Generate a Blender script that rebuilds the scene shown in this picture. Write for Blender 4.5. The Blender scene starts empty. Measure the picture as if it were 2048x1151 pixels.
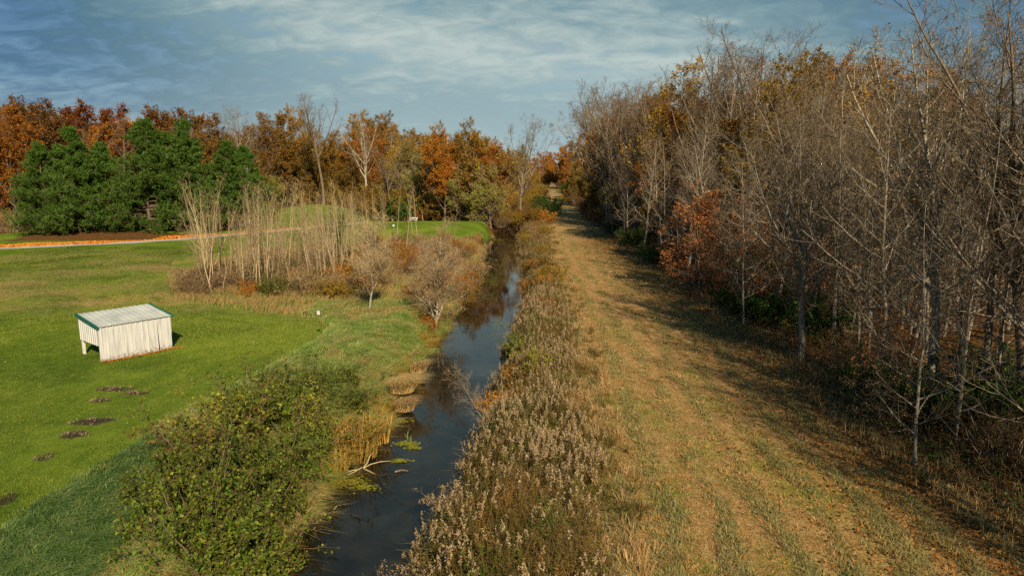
import bpy, math
import numpy as np
from mathutils import Vector
R = math.radians
S = bpy.context.scene

# ------------------------------------------------------------------ camera, sky, sun, exposure
F_PX, CX, CY, CAM_H = 1365., 1024., 575.5, 10.
PITCH = math.atan((CY-345)/F_PX)
cam = bpy.data.objects.new('camera', bpy.data.cameras.new('camera'))
S.collection.objects.link(cam)
cam.location = (0, 0, CAM_H)
cam.rotation_euler = (math.pi/2-PITCH, 0, 0)
cam.data.sensor_width = 36
cam.data.lens = 36*F_PX/2048
cam.data.clip_end = 6000
S.camera = cam

SUN_EL, SUN_AZ = R(33), R(162)          # azimuth clockwise from +Y: the sun is behind the camera, a little to its right
sun = bpy.data.objects.new('sun', bpy.data.lights.new('sun', 'SUN'))
S.collection.objects.link(sun)
sun.data.energy = 5.0
sun.data.angle = R(0.6)
sun.data.color = (1.0, .87, .65)
sdir = Vector((math.sin(SUN_AZ)*math.cos(SUN_EL), math.cos(SUN_AZ)*math.cos(SUN_EL), math.sin(SUN_EL)))
sun.rotation_euler = sdir.to_track_quat('Z', 'Y').to_euler()

W = bpy.data.worlds.new('World'); S.world = W; W.use_nodes = True
def build_world():
    nt = W.node_tree; N = nt.nodes; L = nt.links; N.clear()
    out = N.new('ShaderNodeOutputWorld'); bg = N.new('ShaderNodeBackground')
    sky = N.new('ShaderNodeTexSky'); sky.sky_type = 'NISHITA'; sky.sun_disc = False
    sky.sun_elevation = SUN_EL; sky.sun_rotation = SUN_AZ
    sky.air_density = 1.3; sky.dust_density = .6; sky.ozone_density = 2.2
    tc = N.new('ShaderNodeTexCoord'); sep = N.new('ShaderNodeSeparateXYZ'); L.new(tc.outputs['Generated'], sep.inputs[0])
    # the direction meets a flat cloud deck: x/z, y/z
    def M(op, a, b=None, c=None):
        m = N.new('ShaderNodeMath'); m.operation = op
        for i, v in enumerate((a, b, c)):
            if v is None: continue
            if isinstance(v, (int, float)): m.inputs[i].default_value = v
            else: L.new(v, m.inputs[i])
        return m.outputs[0]
    el = M('MAXIMUM', sep.outputs[2], 0.0); z = M('ADD', el, .30)
    u = M('DIVIDE', sep.outputs[0], z); v = M('DIVIDE', sep.outputs[1], z)
    cmb = N.new('ShaderNodeCombineXYZ'); L.new(u, cmb.inputs[0]); L.new(v, cmb.inputs[1])
    def noise(scale, det, rough, dist=0., rot=0., sc=(1, 1, 1), loc=(0, 0, 0)):
        mp = N.new('ShaderNodeMapping'); mp.inputs['Rotation'].default_value = (0, 0, rot)
        mp.inputs['Scale'].default_value = sc; mp.inputs['Location'].default_value = loc
        L.new(cmb.outputs[0], mp.inputs[0])
        n = N.new('ShaderNodeTexNoise'); n.inputs['Scale'].default_value = scale
        n.inputs['Detail'].default_value = det; n.inputs['Roughness'].default_value = rough
        n.inputs['Distortion'].default_value = dist; L.new(mp.outputs[0], n.inputs[0])
        return n.outputs[0]
    big = noise(.55, 3, .5, .4, R(25), (1, 1, 1), (4.3, 1.4, 0))
    rip = noise(9.5, 5, .6, .5, R(-30), (1.0, 1.4, 1))
    wisp = noise(2.3, 8, .66, .9, R(38), (.55, 2.0, 1), (1.2, .2, 0))
    az = M('DIVIDE', sep.outputs[0], M('MAXIMUM', sep.outputs[1], .05))
    # a lit bank of thin cloud crosses from upper left to the middle, falling towards the horizon
    off = M('SUBTRACT', el, M('ADD', M('MULTIPLY', az, -.13), .155))
    bandw = M('EXPONENT', M('MULTIPLY', M('MULTIPLY', off, off), -330.))
    side = N.new('ShaderNodeMapRange'); side.interpolation_type = 'SMOOTHSTEP'; L.new(az, side.inputs[0]); side.inputs[1].default_value = -.75; side.inputs[2].default_value = -.15; side.inputs[3].default_value = 0; side.inputs[4].default_value = 1
    side2 = N.new('ShaderNodeMapRange'); side2.interpolation_type = 'SMOOTHSTEP'; L.new(az, side2.inputs[0]); side2.inputs[1].default_value = .12; side2.inputs[2].default_value = .75; side2.inputs[3].default_value = 1; side2.inputs[4].default_value = .35
    cen = M('MULTIPLY', side.outputs[0], side2.outputs[0])
    s = M('ADD', M('ADD', M('MULTIPLY', big, .46), M('MULTIPLY', rip, .32)), M('MULTIPLY', wisp, .32))
    s2 = M('ADD', M('ADD', s, M('MULTIPLY', M('MULTIPLY', bandw, M('ADD', M('MULTIPLY', cen, .5), .5)), .16)), M('SUBTRACT', M('MULTIPLY', cen, .17), .10))
    rp = N.new('ShaderNodeValToRGB'); L.new(s2, rp.inputs[0])
    e = rp.color_ramp.elements
    e[0].position = .40; e[0].color = (.006, .072, .190, 1)
    e[1].position = .82; e[1].color = (.40, .46, .42, 1)
    e2 = e.new(.535); e2.color = (.040, .118, .175, 1)
    e3 = e.new(.66); e3.color = (.130, .225, .255, 1)
    skm = N.new('ShaderNodeMixRGB'); skm.blend_type = 'MULTIPLY'; skm.inputs[0].default_value = 1
    L.new(sky.outputs[0], skm.inputs[1]); skm.inputs[2].default_value = (.050, .060, .070, 1)
    mix = N.new('ShaderNodeMixRGB'); L.new(skm.outputs[0], mix.inputs[1]); L.new(rp.outputs[0], mix.inputs[2])
    gap = N.new('ShaderNodeMapRange'); L.new(s, gap.inputs[0])
    gap.inputs[1].default_value = .42; gap.inputs[2].default_value = .54; gap.inputs[3].default_value = .5; gap.inputs[4].default_value = .95
    L.new(gap.outputs[0], mix.inputs[0])
    # the air pales towards the horizon
    hz = M('MULTIPLY', M('EXPONENT', M('MULTIPLY', el, -7.)), M('ADD', M('MULTIPLY', cen, .62), .30))
    mh = N.new('ShaderNodeMixRGB'); L.new(hz, mh.inputs[0]); L.new(mix.outputs[0], mh.inputs[1]); mh.inputs[2].default_value = (.36, .46, .48, 1); mix = mh
    L.new(mix.outputs[0], bg.inputs[0]); bg.inputs[1].default_value = 1.0
    L.new(bg.outputs[0], out.inputs[0])
build_world()
S.view_settings.view_transform = 'Standard'; S.view_settings.look = 'None'
S.view_settings.exposure = 0.35; S.view_settings.gamma = 1.0
S.render.engine = 'CYCLES'
S.cycles.max_bounces = 5; S.cycles.diffuse_bounces = 2; S.cycles.glossy_bounces = 2
S.cycles.transmission_bounces = 2; S.cycles.transparent_max_bounces = 4
S.cycles.use_adaptive_sampling = True; S.cycles.adaptive_threshold = .015
S.cycles.use_denoising = False
S.cycles.caustics_reflective = False; S.cycles.caustics_refractive = False

def G(px, py, z=0.):
    """the point of height z that stands at this place of the 2048-wide photograph"""
    a = (px-CX)/F_PX; b = (CY-py)/F_PX
    dy = math.cos(PITCH)+b*math.sin(PITCH); dz = -math.sin(PITCH)+b*math.cos(PITCH)
    t = (z-CAM_H)/dz
    return a*t, dy*t

# ------------------------------------------------------------------ materials
def new_mat(name):
    m = bpy.data.materials.new(name); m.use_nodes = True
    return m, m.node_tree.nodes, m.node_tree.links, m.node_tree.nodes['Principled BSDF']
def ramp(N, cols, pos=None, interp='LINEAR'):
    r = N.new('ShaderNodeValToRGB'); e = r.color_ramp.elements; r.color_ramp.interpolation = interp
    n = len(cols)
    for i, c in enumerate(cols):
        p = pos[i] if pos else i/max(1, n-1)
        if i < 2: e[i].position = p; e[i].color = (*c, 1)
        else: x = e.new(p); x.color = (*c, 1)
    return r
def leaf_mat(name, cols, trans=.35, rough=.6, obj_var=.25, patch=0.):
    """every leaf (mesh island) draws its own colour; each tree is a little lighter or darker than the next"""
    m, N, L, P = new_mat(name)
    g = N.new('ShaderNodeNewGeometry'); oi = N.new('ShaderNodeObjectInfo')
    r = ramp(N, cols)
    src = g.outputs['Random Per Island']
    if patch:
        no = N.new('ShaderNodeTexNoise'); no.inputs['Scale'].default_value = patch; L.new(g.outputs['Position'], no.inputs[0])
        mr = N.new('ShaderNodeMapRange'); no.inputs['Detail'].default_value = 4; no.inputs['Roughness'].default_value = .7; mr.inputs[1].default_value = .36; mr.inputs[2].default_value = .64; L.new(no.outputs[0], mr.inputs[0])
        mm = N.new('ShaderNodeMath'); mm.operation = 'MULTIPLY_ADD'; L.new(src, mm.inputs[0]); mm.inputs[1].default_value = .42
        m2 = N.new('ShaderNodeMath'); m2.operation = 'MULTIPLY'; L.new(mr.outputs[0], m2.inputs[0]); m2.inputs[1].default_value = .58
        L.new(m2.outputs[0], mm.inputs[2]); src = mm.outputs[0]
    L.new(src, r.inputs[0])
    hs = N.new('ShaderNodeHueSaturation'); L.new(r.outputs[0], hs.inputs['Color'])
    mr2 = N.new('ShaderNodeMapRange'); L.new(oi.outputs['Random'], mr2.inputs[0]); mr2.inputs[3].default_value = 1-obj_var; mr2.inputs[4].default_value = 1+obj_var
    L.new(mr2.outputs[0], hs.inputs['Value'])
    mr3 = N.new('ShaderNodeMapRange'); L.new(oi.outputs['Random'], mr3.inputs[0]); mr3.inputs[3].default_value = .5-.02*obj_var; mr3.inputs[4].default_value = .5+.05*obj_var
    L.new(mr3.outputs[0], hs.inputs['Hue'])
    L.new(hs.outputs[0], P.inputs['Base Color']); P.inputs['Roughness'].default_value = rough
    P.inputs['Specular IOR Level'].default_value = .25
    if trans:
        t = N.new('ShaderNodeBsdfTranslucent'); L.new(hs.outputs[0], t.inputs[0])
        mx = N.new('ShaderNodeMixShader'); mx.inputs[0].default_value = trans
        L.new(P.outputs[0], mx.inputs[1]); L.new(t.outputs[0], mx.inputs[2])
        L.new(mx.outputs[0], N['Material Output'].inputs[0])
    return m
def bark_mat(name, c1, c2, scale=3., var=.2):
    m, N, L, P = new_mat(name)
    tc = N.new('ShaderNodeTexCoord'); mp = N.new('ShaderNodeMapping'); mp.inputs['Scale'].default_value = (scale*3, scale*3, scale*.6)
    L.new(tc.outputs['Object'], mp.inputs[0])
    no = N.new('ShaderNodeTexNoise'); no.inputs['Scale'].default_value = 2; no.inputs['Detail'].default_value = 5; L.new(mp.outputs[0], no.inputs[0])
    r = ramp(N, [c1, c2], [.35, .65]); L.new(no.outputs[0], r.inputs[0])
    oi = N.new('ShaderNodeObjectInfo'); hs = N.new('ShaderNodeHueSaturation'); mr = N.new('ShaderNodeMapRange')
    L.new(oi.outputs['Random'], mr.inputs[0]); mr.inputs[3].default_value = 1-var; mr.inputs[4].default_value = 1+var
    L.new(r.outputs[0], hs.inputs['Color']); L.new(mr.outputs[0], hs.inputs['Value'])
    L.new(hs.outputs[0], P.inputs['Base Color']); P.inputs['Roughness'].default_value = .85; P.inputs['Specular IOR Level'].default_value = .2
    bp = N.new('ShaderNodeBump'); bp.inputs['Strength'].default_value = .6; bp.inputs['Distance'].default_value = .03
    L.new(no.outputs[0], bp.inputs['Height']); L.new(bp.outputs[0], P.inputs['Normal'])
    return m
def plain_mat(name, c, rough=.6, metal=0., spec=.5, var=.12, scale=4.):
    m, N, L, P = new_mat(name)
    tc = N.new('ShaderNodeTexCoord'); no = N.new('ShaderNodeTexNoise'); no.inputs['Scale'].default_value = scale; no.inputs['Detail'].default_value = 6
    L.new(tc.outputs['Object'], no.inputs[0])
    r = ramp(N, [tuple(x*(1-var) for x in c), tuple(min(1, x*(1+var)) for x in c)], [.3, .7]); L.new(no.outputs[0], r.inputs[0])
    L.new(r.outputs[0], P.inputs['Base Color']); P.inputs['Roughness'].default_value = rough; P.inputs['Metallic'].default_value = metal
    P.inputs['Specular IOR Level'].default_value = spec
    return m

BARK_GREY = bark_mat('bark_grey', (.15, .12, .08), (.45, .37, .265), 3., .32)
TWIG_GREY = bark_mat('twig_grey', (.085, .058, .032), (.18, .13, .075), 1.)
BARK_BROWN = bark_mat('bark_brown', (.11, .075, .045), (.24, .17, .11))
TWIG_BROWN = bark_mat('twig_brown', (.085, .048, .020), (.18, .105, .045), 1.)
BARK_PALE = bark_mat('bark_pale', (.27, .185, .095), (.50, .37, .21), 2., .3)
TWIG_PALE = bark_mat('twig_pale', (.26, .175, .085), (.40, .29, .155), 1.)
L_RUST = leaf_mat('leaf_rust', [(.14, .035, .006), (.30, .085, .010), (.42, .14, .015), (.20, .06, .008)])
L_ORANGE = leaf_mat('leaf_orange', [(.34, .10, .010), (.52, .19, .016), (.42, .13, .012), (.56, .26, .03)])
L_GOLD = leaf_mat('leaf_gold', [(.34, .19, .014), (.50, .27, .022), (.42, .19, .016), (.28, .19, .02)])
L_OLIVE = leaf_mat('leaf_olive', [(.24, .14, .014), (.36, .21, .022), (.18, .13, .014), (.46, .23, .025)])
L_BROWN = leaf_mat('leaf_brown', [(.14, .06, .012), (.24, .115, .02), (.34, .17, .03)])
L_RED = leaf_mat('leaf_red', [(.56, .19, .045), (.70, .29, .09), (.46, .14, .03), (.74, .36, .13)])
L_GREEN = leaf_mat('leaf_green', [(.022, .046, .005), (.070, .115, .009), (.18, .235, .018), (.040, .070, .006), (.30, .31, .03), (.27, .11, .018)], patch=2.4)
L_DEEP = leaf_mat('leaf_deep', [(.020, .055, .008), (.05, .11, .012), (.10, .18, .02)])
L_YELLOW = leaf_mat('leaf_yellow', [(.22, .22, .02), (.36, .32, .03), (.16, .19, .02), (.30, .20, .02)])
L_PINE = leaf_mat('pine_needles', [(.026, .065, .006), (.075, .145, .012), (.18, .27, .045)], trans=.2, obj_var=.12)
G_GREEN = leaf_mat('tall_grass_green', [(.15, .24, .03), (.27, .37, .06), (.40, .46, .12), (.54, .50, .19)], patch=1.4)
G_BLUE = leaf_mat('long_grass_bluish', [(.07, .13, .025), (.12, .19, .04), (.20, .27, .07), (.28, .29, .10)], patch=1.8)
G_STRAW = leaf_mat('straw', [(.44, .30, .11), (.60, .43, .19), (.52, .30, .10), (.66, .50, .26)], patch=1.6)
G_SEDGE = leaf_mat('sedge_tan', [(.55, .34, .13), (.66, .46, .21), (.48, .26, .08)], patch=4.)
G_CATTAIL = leaf_mat('cattail_leaf', [(.52, .22, .03), (.60, .33, .07), (.30, .26, .06), (.46, .16, .02)], patch=3.)
W_STEM = leaf_mat('weed_stem', [(.13, .075, .025), (.24, .14, .05), (.09, .085, .02), (.32, .20, .08)], patch=1.2, obj_var=0)
W_PLUME = leaf_mat('weed_plume', [(.44, .30, .14), (.58, .43, .24), (.36, .23, .10), (.66, .50, .31)], obj_var=0)
W_TAN = leaf_mat('dead_weed_tan', [(.42, .25, .085), (.58, .38, .16), (.30, .15, .04)], patch=1.3, obj_var=0)
W_LEAF = leaf_mat('weed_leaf', [(.045, .075, .010), (.12, .11, .02), (.22, .12, .025), (.06, .10, .012), (.30, .17, .04)], patch=1.2, obj_var=0)
M_LITTER = leaf_mat('fallen_leaf', [(.50, .17, .015), (.36, .10, .012), (.58, .28, .04), (.26, .11, .03)], trans=.15, obj_var=0)
M_LITTER_BROWN = leaf_mat('fallen_leaf_brown', [(.10, .05, .018), (.18, .08, .02), (.30, .13, .025), (.07, .04, .015)], trans=.15, obj_var=0)

M_NEEDLES = leaf_mat('orange_litter', [(.70, .26, .02), (.58, .18, .015), (.78, .36, .05)], trans=.1, obj_var=0)
def ground_material():
    m, N, L, P = new_mat('ground_cover')
    at = N.new('ShaderNodeAttribute'); at.attribute_name = 'cover'
    sep = N.new('ShaderNodeSeparateColor'); L.new(at.outputs['Color'], sep.inputs[0])
    geo = N.new('ShaderNodeNewGeometry')
    def noise(sc, det=5, rough=.6, scale=(1, 1, 1), rot=0., dist=0.):
        mp = N.new('ShaderNodeMapping'); mp.inputs['Scale'].default_value = scale; mp.inputs['Rotation'].default_value = (0, 0, rot)
        L.new(geo.outputs['Position'], mp.inputs[0])
        n = N.new('ShaderNodeTexNoise'); n.inputs['Scale'].default_value = sc; n.inputs['Detail'].default_value = det
        n.inputs['Roughness'].default_value = rough; n.inputs['Distortion'].default_value = dist; L.new(mp.outputs[0], n.inputs[0])
        return n.outputs[0]
    def M(op, a, b=None, clamp=False):
        q = N.new('ShaderNodeMath'); q.operation = op; q.use_clamp = clamp
        for i, v in enumerate((a, b)):
            if v is None: continue
            if isinstance(v, (int, float)): q.inputs[i].default_value = v
            else: L.new(v, q.inputs[i])
        return q.outputs[0]
    def mixc(f, a, b):
        q = N.new('ShaderNodeMixRGB'); L.new(f, q.inputs[0]); L.new(a, q.inputs[1]); L.new(b, q.inputs[2]); return q.outputs[0]
    fine = noise(9, 6, .7); mid = noise(1.1, 5, .65); big = noise(.16, 4, .55, dist=.4)
    streak = noise(2.2, 6, .7, (1.6, .35, 1), R(-35), .6)
    # lawn
    a = M('ADD', M('MULTIPLY', big, .55), M('ADD', M('MULTIPLY', mid, .25), M('ADD', M('MULTIPLY', streak, .30), M('MULTIPLY', fine, .22))))
    rl = ramp(N, [(.040, .075, .006), (.095, .145, .010), (.17, .22, .018), (.26, .27, .045)], [.46, .60, .73, .88]); L.new(a, rl.inputs[0])
    # dry grass wins over lawn where 'straw' is set, broken up by noise
    rs = ramp(N, [(.15, .09, .03), (.33, .20, .07), (.50, .33, .13), (.26, .20, .06)], [.3, .46, .6, .75])
    L.new(M('ADD', M('MULTIPLY', fine, .5), M('MULTIPLY', streak, .5)), rs.inputs[0])
    vo = N.new('ShaderNodeTexVoronoi'); vo.inputs['Scale'].default_value = 7; L.new(geo.outputs['Position'], vo.inputs[0])
    sv = N.new('ShaderNodeSeparateColor'); L.new(vo.outputs['Color'], sv.inputs[0])
    rt = ramp(N, [(.05, .028, .012), (.10, .05, .018), (.19, .085, .02), (.07, .038, .015), (.28, .12, .025)], [0, .3, .55, .75, 1.]); L.new(sv.outputs[0], rt.inputs[0])
    soil = ramp(N, [(.035, .024, .014), (.085, .06, .035)], [.35, .65]); L.new(fine, soil.inputs[0])
    jit = M('MULTIPLY', M('SUBTRACT', M('ADD', M('MULTIPLY', mid, .5), M('MULTIPLY', fine, .5)), .5), 1.6)
    def mask(ch):
        mr = N.new('ShaderNodeMapRange'); L.new(M('ADD', sep.outputs[ch], jit), mr.inputs[0]); mr.inputs[1].default_value = .35; mr.inputs[2].default_value = .65
        return mr.outputs[0]
    c = mixc(mask(0), soil.outputs[0], rl.outputs[0])
    c = mixc(mask(1), c, rs.outputs[0])
    c = mixc(mask(2), c, rt.outputs[0])
    L.new(c, P.inputs['Base Color']); P.inputs['Roughness'].default_value = .95; P.inputs['Specular IOR Level'].default_value = .1
    bp = N.new('ShaderNodeBump'); bp.inputs['Strength'].default_value = .9; bp.inputs['Distance'].default_value = .12
    L.new(M('ADD', M('MULTIPLY', fine, .6), M('MULTIPLY', mid, .6)), bp.inputs['Height']); L.new(bp.outputs[0], P.inputs['Normal'])
    return m
def water_material():
    m, N, L, P = new_mat('creek_water')
    geo = N.new('ShaderNodeNewGeometry')
    no = N.new('ShaderNodeTexNoise'); no.inputs['Scale'].default_value = 1.4; no.inputs['Detail'].default_value = 6; L.new(geo.outputs['Position'], no.inputs[0])
    r = ramp(N, [(.010, .009, .006), (.020, .016, .009)], [.4, .65]); L.new(no.outputs[0], r.inputs[0])
    L.new(r.outputs[0], P.inputs['Base Color']); P.inputs['Roughness'].default_value = .02; P.inputs['IOR'].default_value = 1.42
    n2 = N.new('ShaderNodeTexNoise'); n2.inputs['Scale'].default_value = 2.5; n2.inputs['Detail'].default_value = 3; L.new(geo.outputs['Position'], n2.inputs[0])
    bp = N.new('ShaderNodeBump'); bp.inputs['Strength'].default_value = .05; bp.inputs['Distance'].default_value = .04
    L.new(n2.outputs[0], bp.inputs['Height']); L.new(bp.outputs[0], P.inputs['Normal'])
    return m
M_GROUND = ground_material(); M_WATER = water_material()
M_PATH = plain_mat('path_gravel', (.46, .43, .38), .9, scale=9., var=.2)

# ------------------------------------------------------------------ mesh helpers
def nrm(v): return v/np.maximum(np.linalg.norm(v, axis=-1, keepdims=True), 1e-9)
class MB:
    """collects vertices and faces, links them as ONE mesh"""
    def __init__(s): s.v = []; s.f = []; s.n = 0
    def add(s, v, f, mi=0):
        if len(f) == 0: return
        s.v.append(np.asarray(v, np.float32).reshape(-1, 3)); s.f.append((np.asarray(f, np.int32)+s.n, mi)); s.n += len(s.v[-1])
    def mesh(s, name, mats, smooth=False):
        me = bpy.data.meshes.new(name)
        v = np.concatenate(s.v); loops = np.concatenate([f.ravel() for f, _ in s.f])
        sizes = np.concatenate([np.full(len(f), f.shape[1], np.int32) for f, _ in s.f])
        mi = np.concatenate([np.full(len(f), m, np.int32) for f, m in s.f])
        me.vertices.add(len(v)); me.vertices.foreach_set('co', v.ravel())
        me.loops.add(len(loops)); me.loops.foreach_set('vertex_index', loops)
        me.polygons.add(len(sizes)); st = np.zeros(len(sizes), np.int32); st[1:] = np.cumsum(sizes)[:-1]
        me.polygons.foreach_set('loop_start', st); me.polygons.foreach_set('material_index', mi)
        me.polygons.foreach_set('use_smooth', np.full(len(sizes), smooth))
        for m in mats: me.materials.append(m)
        me.update(calc_edges=True)
        return me
def link(name, me, parent=None):
    o = bpy.data.objects.new(name, me); S.collection.objects.link(o); o.parent = parent; return o
def tubes(P, Rd, sides):
    n, K, _ = P.shape
    T = np.empty_like(P); T[:, 1:-1] = P[:, 2:]-P[:, :-2]; T[:, 0] = P[:, 1]-P[:, 0]; T[:, -1] = P[:, -1]-P[:, -2]
    T = nrm(T); D = nrm(P[:, -1]-P[:, 0]); ref = np.where(np.abs(D[:, 2:3]) > .8, np.array([[1., 0, 0]]), np.array([[0, 0, 1.]]))
    a = nrm(np.cross(D, ref))[:, None, :]
    u = nrm(a-(a*T).sum(-1, keepdims=True)*T); w = np.cross(T, u)
    th = np.arange(sides)*2*np.pi/sides
    V = P[:, :, None, :]+Rd[:, :, None, None]*(u[:, :, None, :]*np.cos(th)[None, None, :, None]+w[:, :, None, :]*np.sin(th)[None, None, :, None])
    i = np.arange(n)[:, None, None]*K*sides+np.arange(K-1)[None, :, None]*sides; j = np.arange(sides)[None, None, :]; j2 = (j+1) % sides
    f = np.stack([i+j, i+j2, i+sides+j2, i+sides+j], -1).reshape(-1, 4)
    return V.reshape(-1, 3), f
def chain(P0, D, Ln, K, rng, wig, trop):
    n = len(P0); P = np.empty((n, K, 3)); P[:, 0] = P0; d = nrm(D)
    for k in range(1, K):
        d = nrm(d+rng.normal(0, wig, (n, 3))+np.array([0, 0, 1.])*np.reshape(trop, (-1, 1)))
        P[:, k] = P[:, k-1]+d*(Ln/(K-1))[:, None]
    return P
def kids(P, Rd, n, t0, t1, ang, ratio, K, rng, wig, trop, fall=.5, rk=.6, lmin=.2, tip=.25, slim=.012):
    """n branches off every polyline of P, with length ratio*parent length, shorter towards the tip"""
    m, K0, _ = P.shape; plen = np.linalg.norm(np.diff(P, axis=1), axis=-1).sum(1)
    idx = np.repeat(np.arange(m), n)
    t = t0+(t1-t0)*((np.tile(np.arange(n), m)+rng.random(m*n))/n)
    s = t*(K0-1); k = np.minimum(s.astype(int), K0-2); f = (s-k)[:, None]
    pos = P[idx, k]*(1-f)+P[idx, k+1]*f; r0 = Rd[idx, k]*(1-f[:, 0])+Rd[idx, k+1]*f[:, 0]
    T = nrm(P[idx, k+1]-P[idx, k]); ref = np.where(np.abs(T[:, 2:3]) > .9, np.array([[1., 0, 0]]), np.array([[0, 0, 1.]]))
    u = nrm(np.cross(T, ref)); w = np.cross(T, u)
    ph = np.tile(np.arange(n)*2.39996, m)+np.repeat(rng.random(m)*6.28, n)+rng.normal(0, .5, m*n)
    an = R(1)*(ang[0]+(ang[1]-ang[0])*rng.random(m*n))
    D = T*np.cos(an)[:, None]+np.sin(an)[:, None]*(u*np.cos(ph)[:, None]+w*np.sin(ph)[:, None])
    Ln = np.maximum(plen[idx]*ratio*(1-fall*t)*rng.uniform(.65, 1.2, m*n), lmin)
    C = chain(pos, D, Ln, K, rng, wig, trop)
    rb = np.minimum(r0*rk, Ln*slim+.006)
    Rc = rb[:, None]*(1-(1-tip)*np.linspace(0, 1, K)[None, :]**.9)
    return C, Rc
def diamonds(c, size, rng, flat=0., asp=.55):
    n = len(c); a = rng.normal(0, 1, (n, 3)); a[:, 2] *= (1-flat); a = nrm(a)
    b = rng.normal(0, 1, (n, 3)); b[:, 2] *= (1-flat); b = nrm(np.cross(a, np.cross(b, a)))
    s = (size*rng.uniform(.6, 1.3, n))[:, None]*.5
    V = np.stack([c-a*s, c+b*s*asp, c+a*s, c-b*s*asp], 1)
    return V.reshape(-1, 3), np.arange(n*4).reshape(n, 4)
def blades(p, h, w, rng, lean=.3, bend=.5, wind=None, segs=2):
    """grass blades: p (n,3) feet, heights h; segs 1 = one triangle, 2 = bent blade"""
    n = len(p); az = rng.random(n)*6.283; d = np.stack([np.cos(az), np.sin(az), np.zeros(n)], 1)
    if wind is not None: d = nrm(d*.6+np.array(wind)[None, :])
    side = np.stack([-np.sin(az), np.cos(az), np.zeros(n)], 1)*(w*rng.uniform(.6, 1.3, n))[:, None]*.5 if wind is None else nrm(np.stack([rng.normal(0,1,n), rng.normal(0,1,n), np.zeros(n)],1))*(w*rng.uniform(.6, 1.3, n))[:, None]*.5
    l = (lean*rng.uniform(.3, 1.5, n))[:, None]*h[:, None]; up = np.array([0, 0, 1.])*h[:, None]
    if segs == 1:
        tip = p+up+d*l
        return np.stack([p-side, p+side, tip], 1).reshape(-1, 3), np.arange(n*3).reshape(n, 3)
    mid = p+up*.62+d*l*.45; tip = p+up*(1-bend*.35)+d*(l*1.0+bend*h[:, None]*.55)
    V = np.stack([p-side, p+side, mid+side*.8, mid-side*.8, tip], 1)
    b = np.arange(n)[:, None]*5
    return V.reshape(-1, 3), (np.hstack([b, b+1, b+2, b+3]), np.hstack([b+3, b+2, b+4]))
def add_blades(mb, r, mi=0):
    v, f = r
    if isinstance(f, tuple):
        off = mb.n; mb.v.append(np.asarray(v, np.float32)); mb.n += len(v)
        for q in f: mb.f.append(((q+off).astype(np.int32), mi))
    else: mb.add(v, f, mi)
def vnoise(x, y, sc, seed=0):
    x = np.asarray(x, float)/sc+seed*17.13; y = np.asarray(y, float)/sc+seed*7.77
    def h(i, j):
        s = np.sin(i*127.1+j*311.7+seed*74.7)*43758.5453; return s-np.floor(s)
    i, j = np.floor(x), np.floor(y); fx, fy = x-i, y-j; fx = fx*fx*(3-2*fx); fy = fy*fy*(3-2*fy)
    return (h(i, j)*(1-fx)+h(i+1, j)*fx)*(1-fy)+(h(i, j+1)*(1-fx)+h(i+1, j+1)*fx)*fy
def box(mb, lo, hi, mi=0):
    (x0, y0, z0), (x1, y1, z1) = lo, hi
    v = [(x0, y0, z0), (x1, y0, z0), (x1, y1, z0), (x0, y1, z0), (x0, y0, z1), (x1, y0, z1), (x1, y1, z1), (x0, y1, z1)]
    mb.add(v, [(0, 3, 2, 1), (4, 5, 6, 7), (0, 1, 5, 4), (1, 2, 6, 5), (2, 3, 7, 6), (3, 0, 4, 7)], mi)

# ------------------------------------------------------------------ the lie of the land (metres; camera stands over 0,0)
WZ = -1.6
_cy = np.array([-20, 5, 18.25, 22.9, 27.4, 33., 39.3, 46.6, 61.9, 79.5, 103, 137, 200, 300, 480, 900.])
_cl = np.array([-4.5, -5.6, -6.2, -6.3, -5.6, -4.9, -5.2, -4.5, -3.2, -3.06, -3.3, -1.9, 3., 9., 19., 45])
_cr = np.array([-2.6, -3.2, -3.27, -2.6, -2.1, -1.6, -1.0, -.5, .74, .71, .3, .8, 5.6, 12., 22., 48])
_sy = np.array([-20, 15.7, 19.7, 26, 38, 53, 78, 132, 253, 466, 900.])
_sl = np.array([2.3, 2.84, 3.2, 3.5, 4.17, 4.6, 5., 7.15, 12.2, 23., 46])
_wy = np.array([-20, 17, 21.5, 35, 44, 68, 95, 163, 349, 518, 900.])
_wr = np.array([13.8, 13.9, 13.85, 14.9, 15.1, 15.3, 14.8, 18.6, 26.9, 34, 58])
crL = lambda y: np.interp(y, _cy, _cl)+.22*np.sin(y*.9)+.14*np.sin(y*2.3+1)
crR = lambda y: np.interp(y, _cy, _cr)+.20*np.sin(y*.8+2)+.14*np.sin(y*1.9)
stL = lambda y: np.interp(y, _sy, _sl)
wdE = lambda y: np.interp(y, _wy, _wr)
sm = lambda a, b, x: (lambda t: t*t*(3-2*t))(np.clip((x-a)/(b-a), 0, 1))
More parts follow.
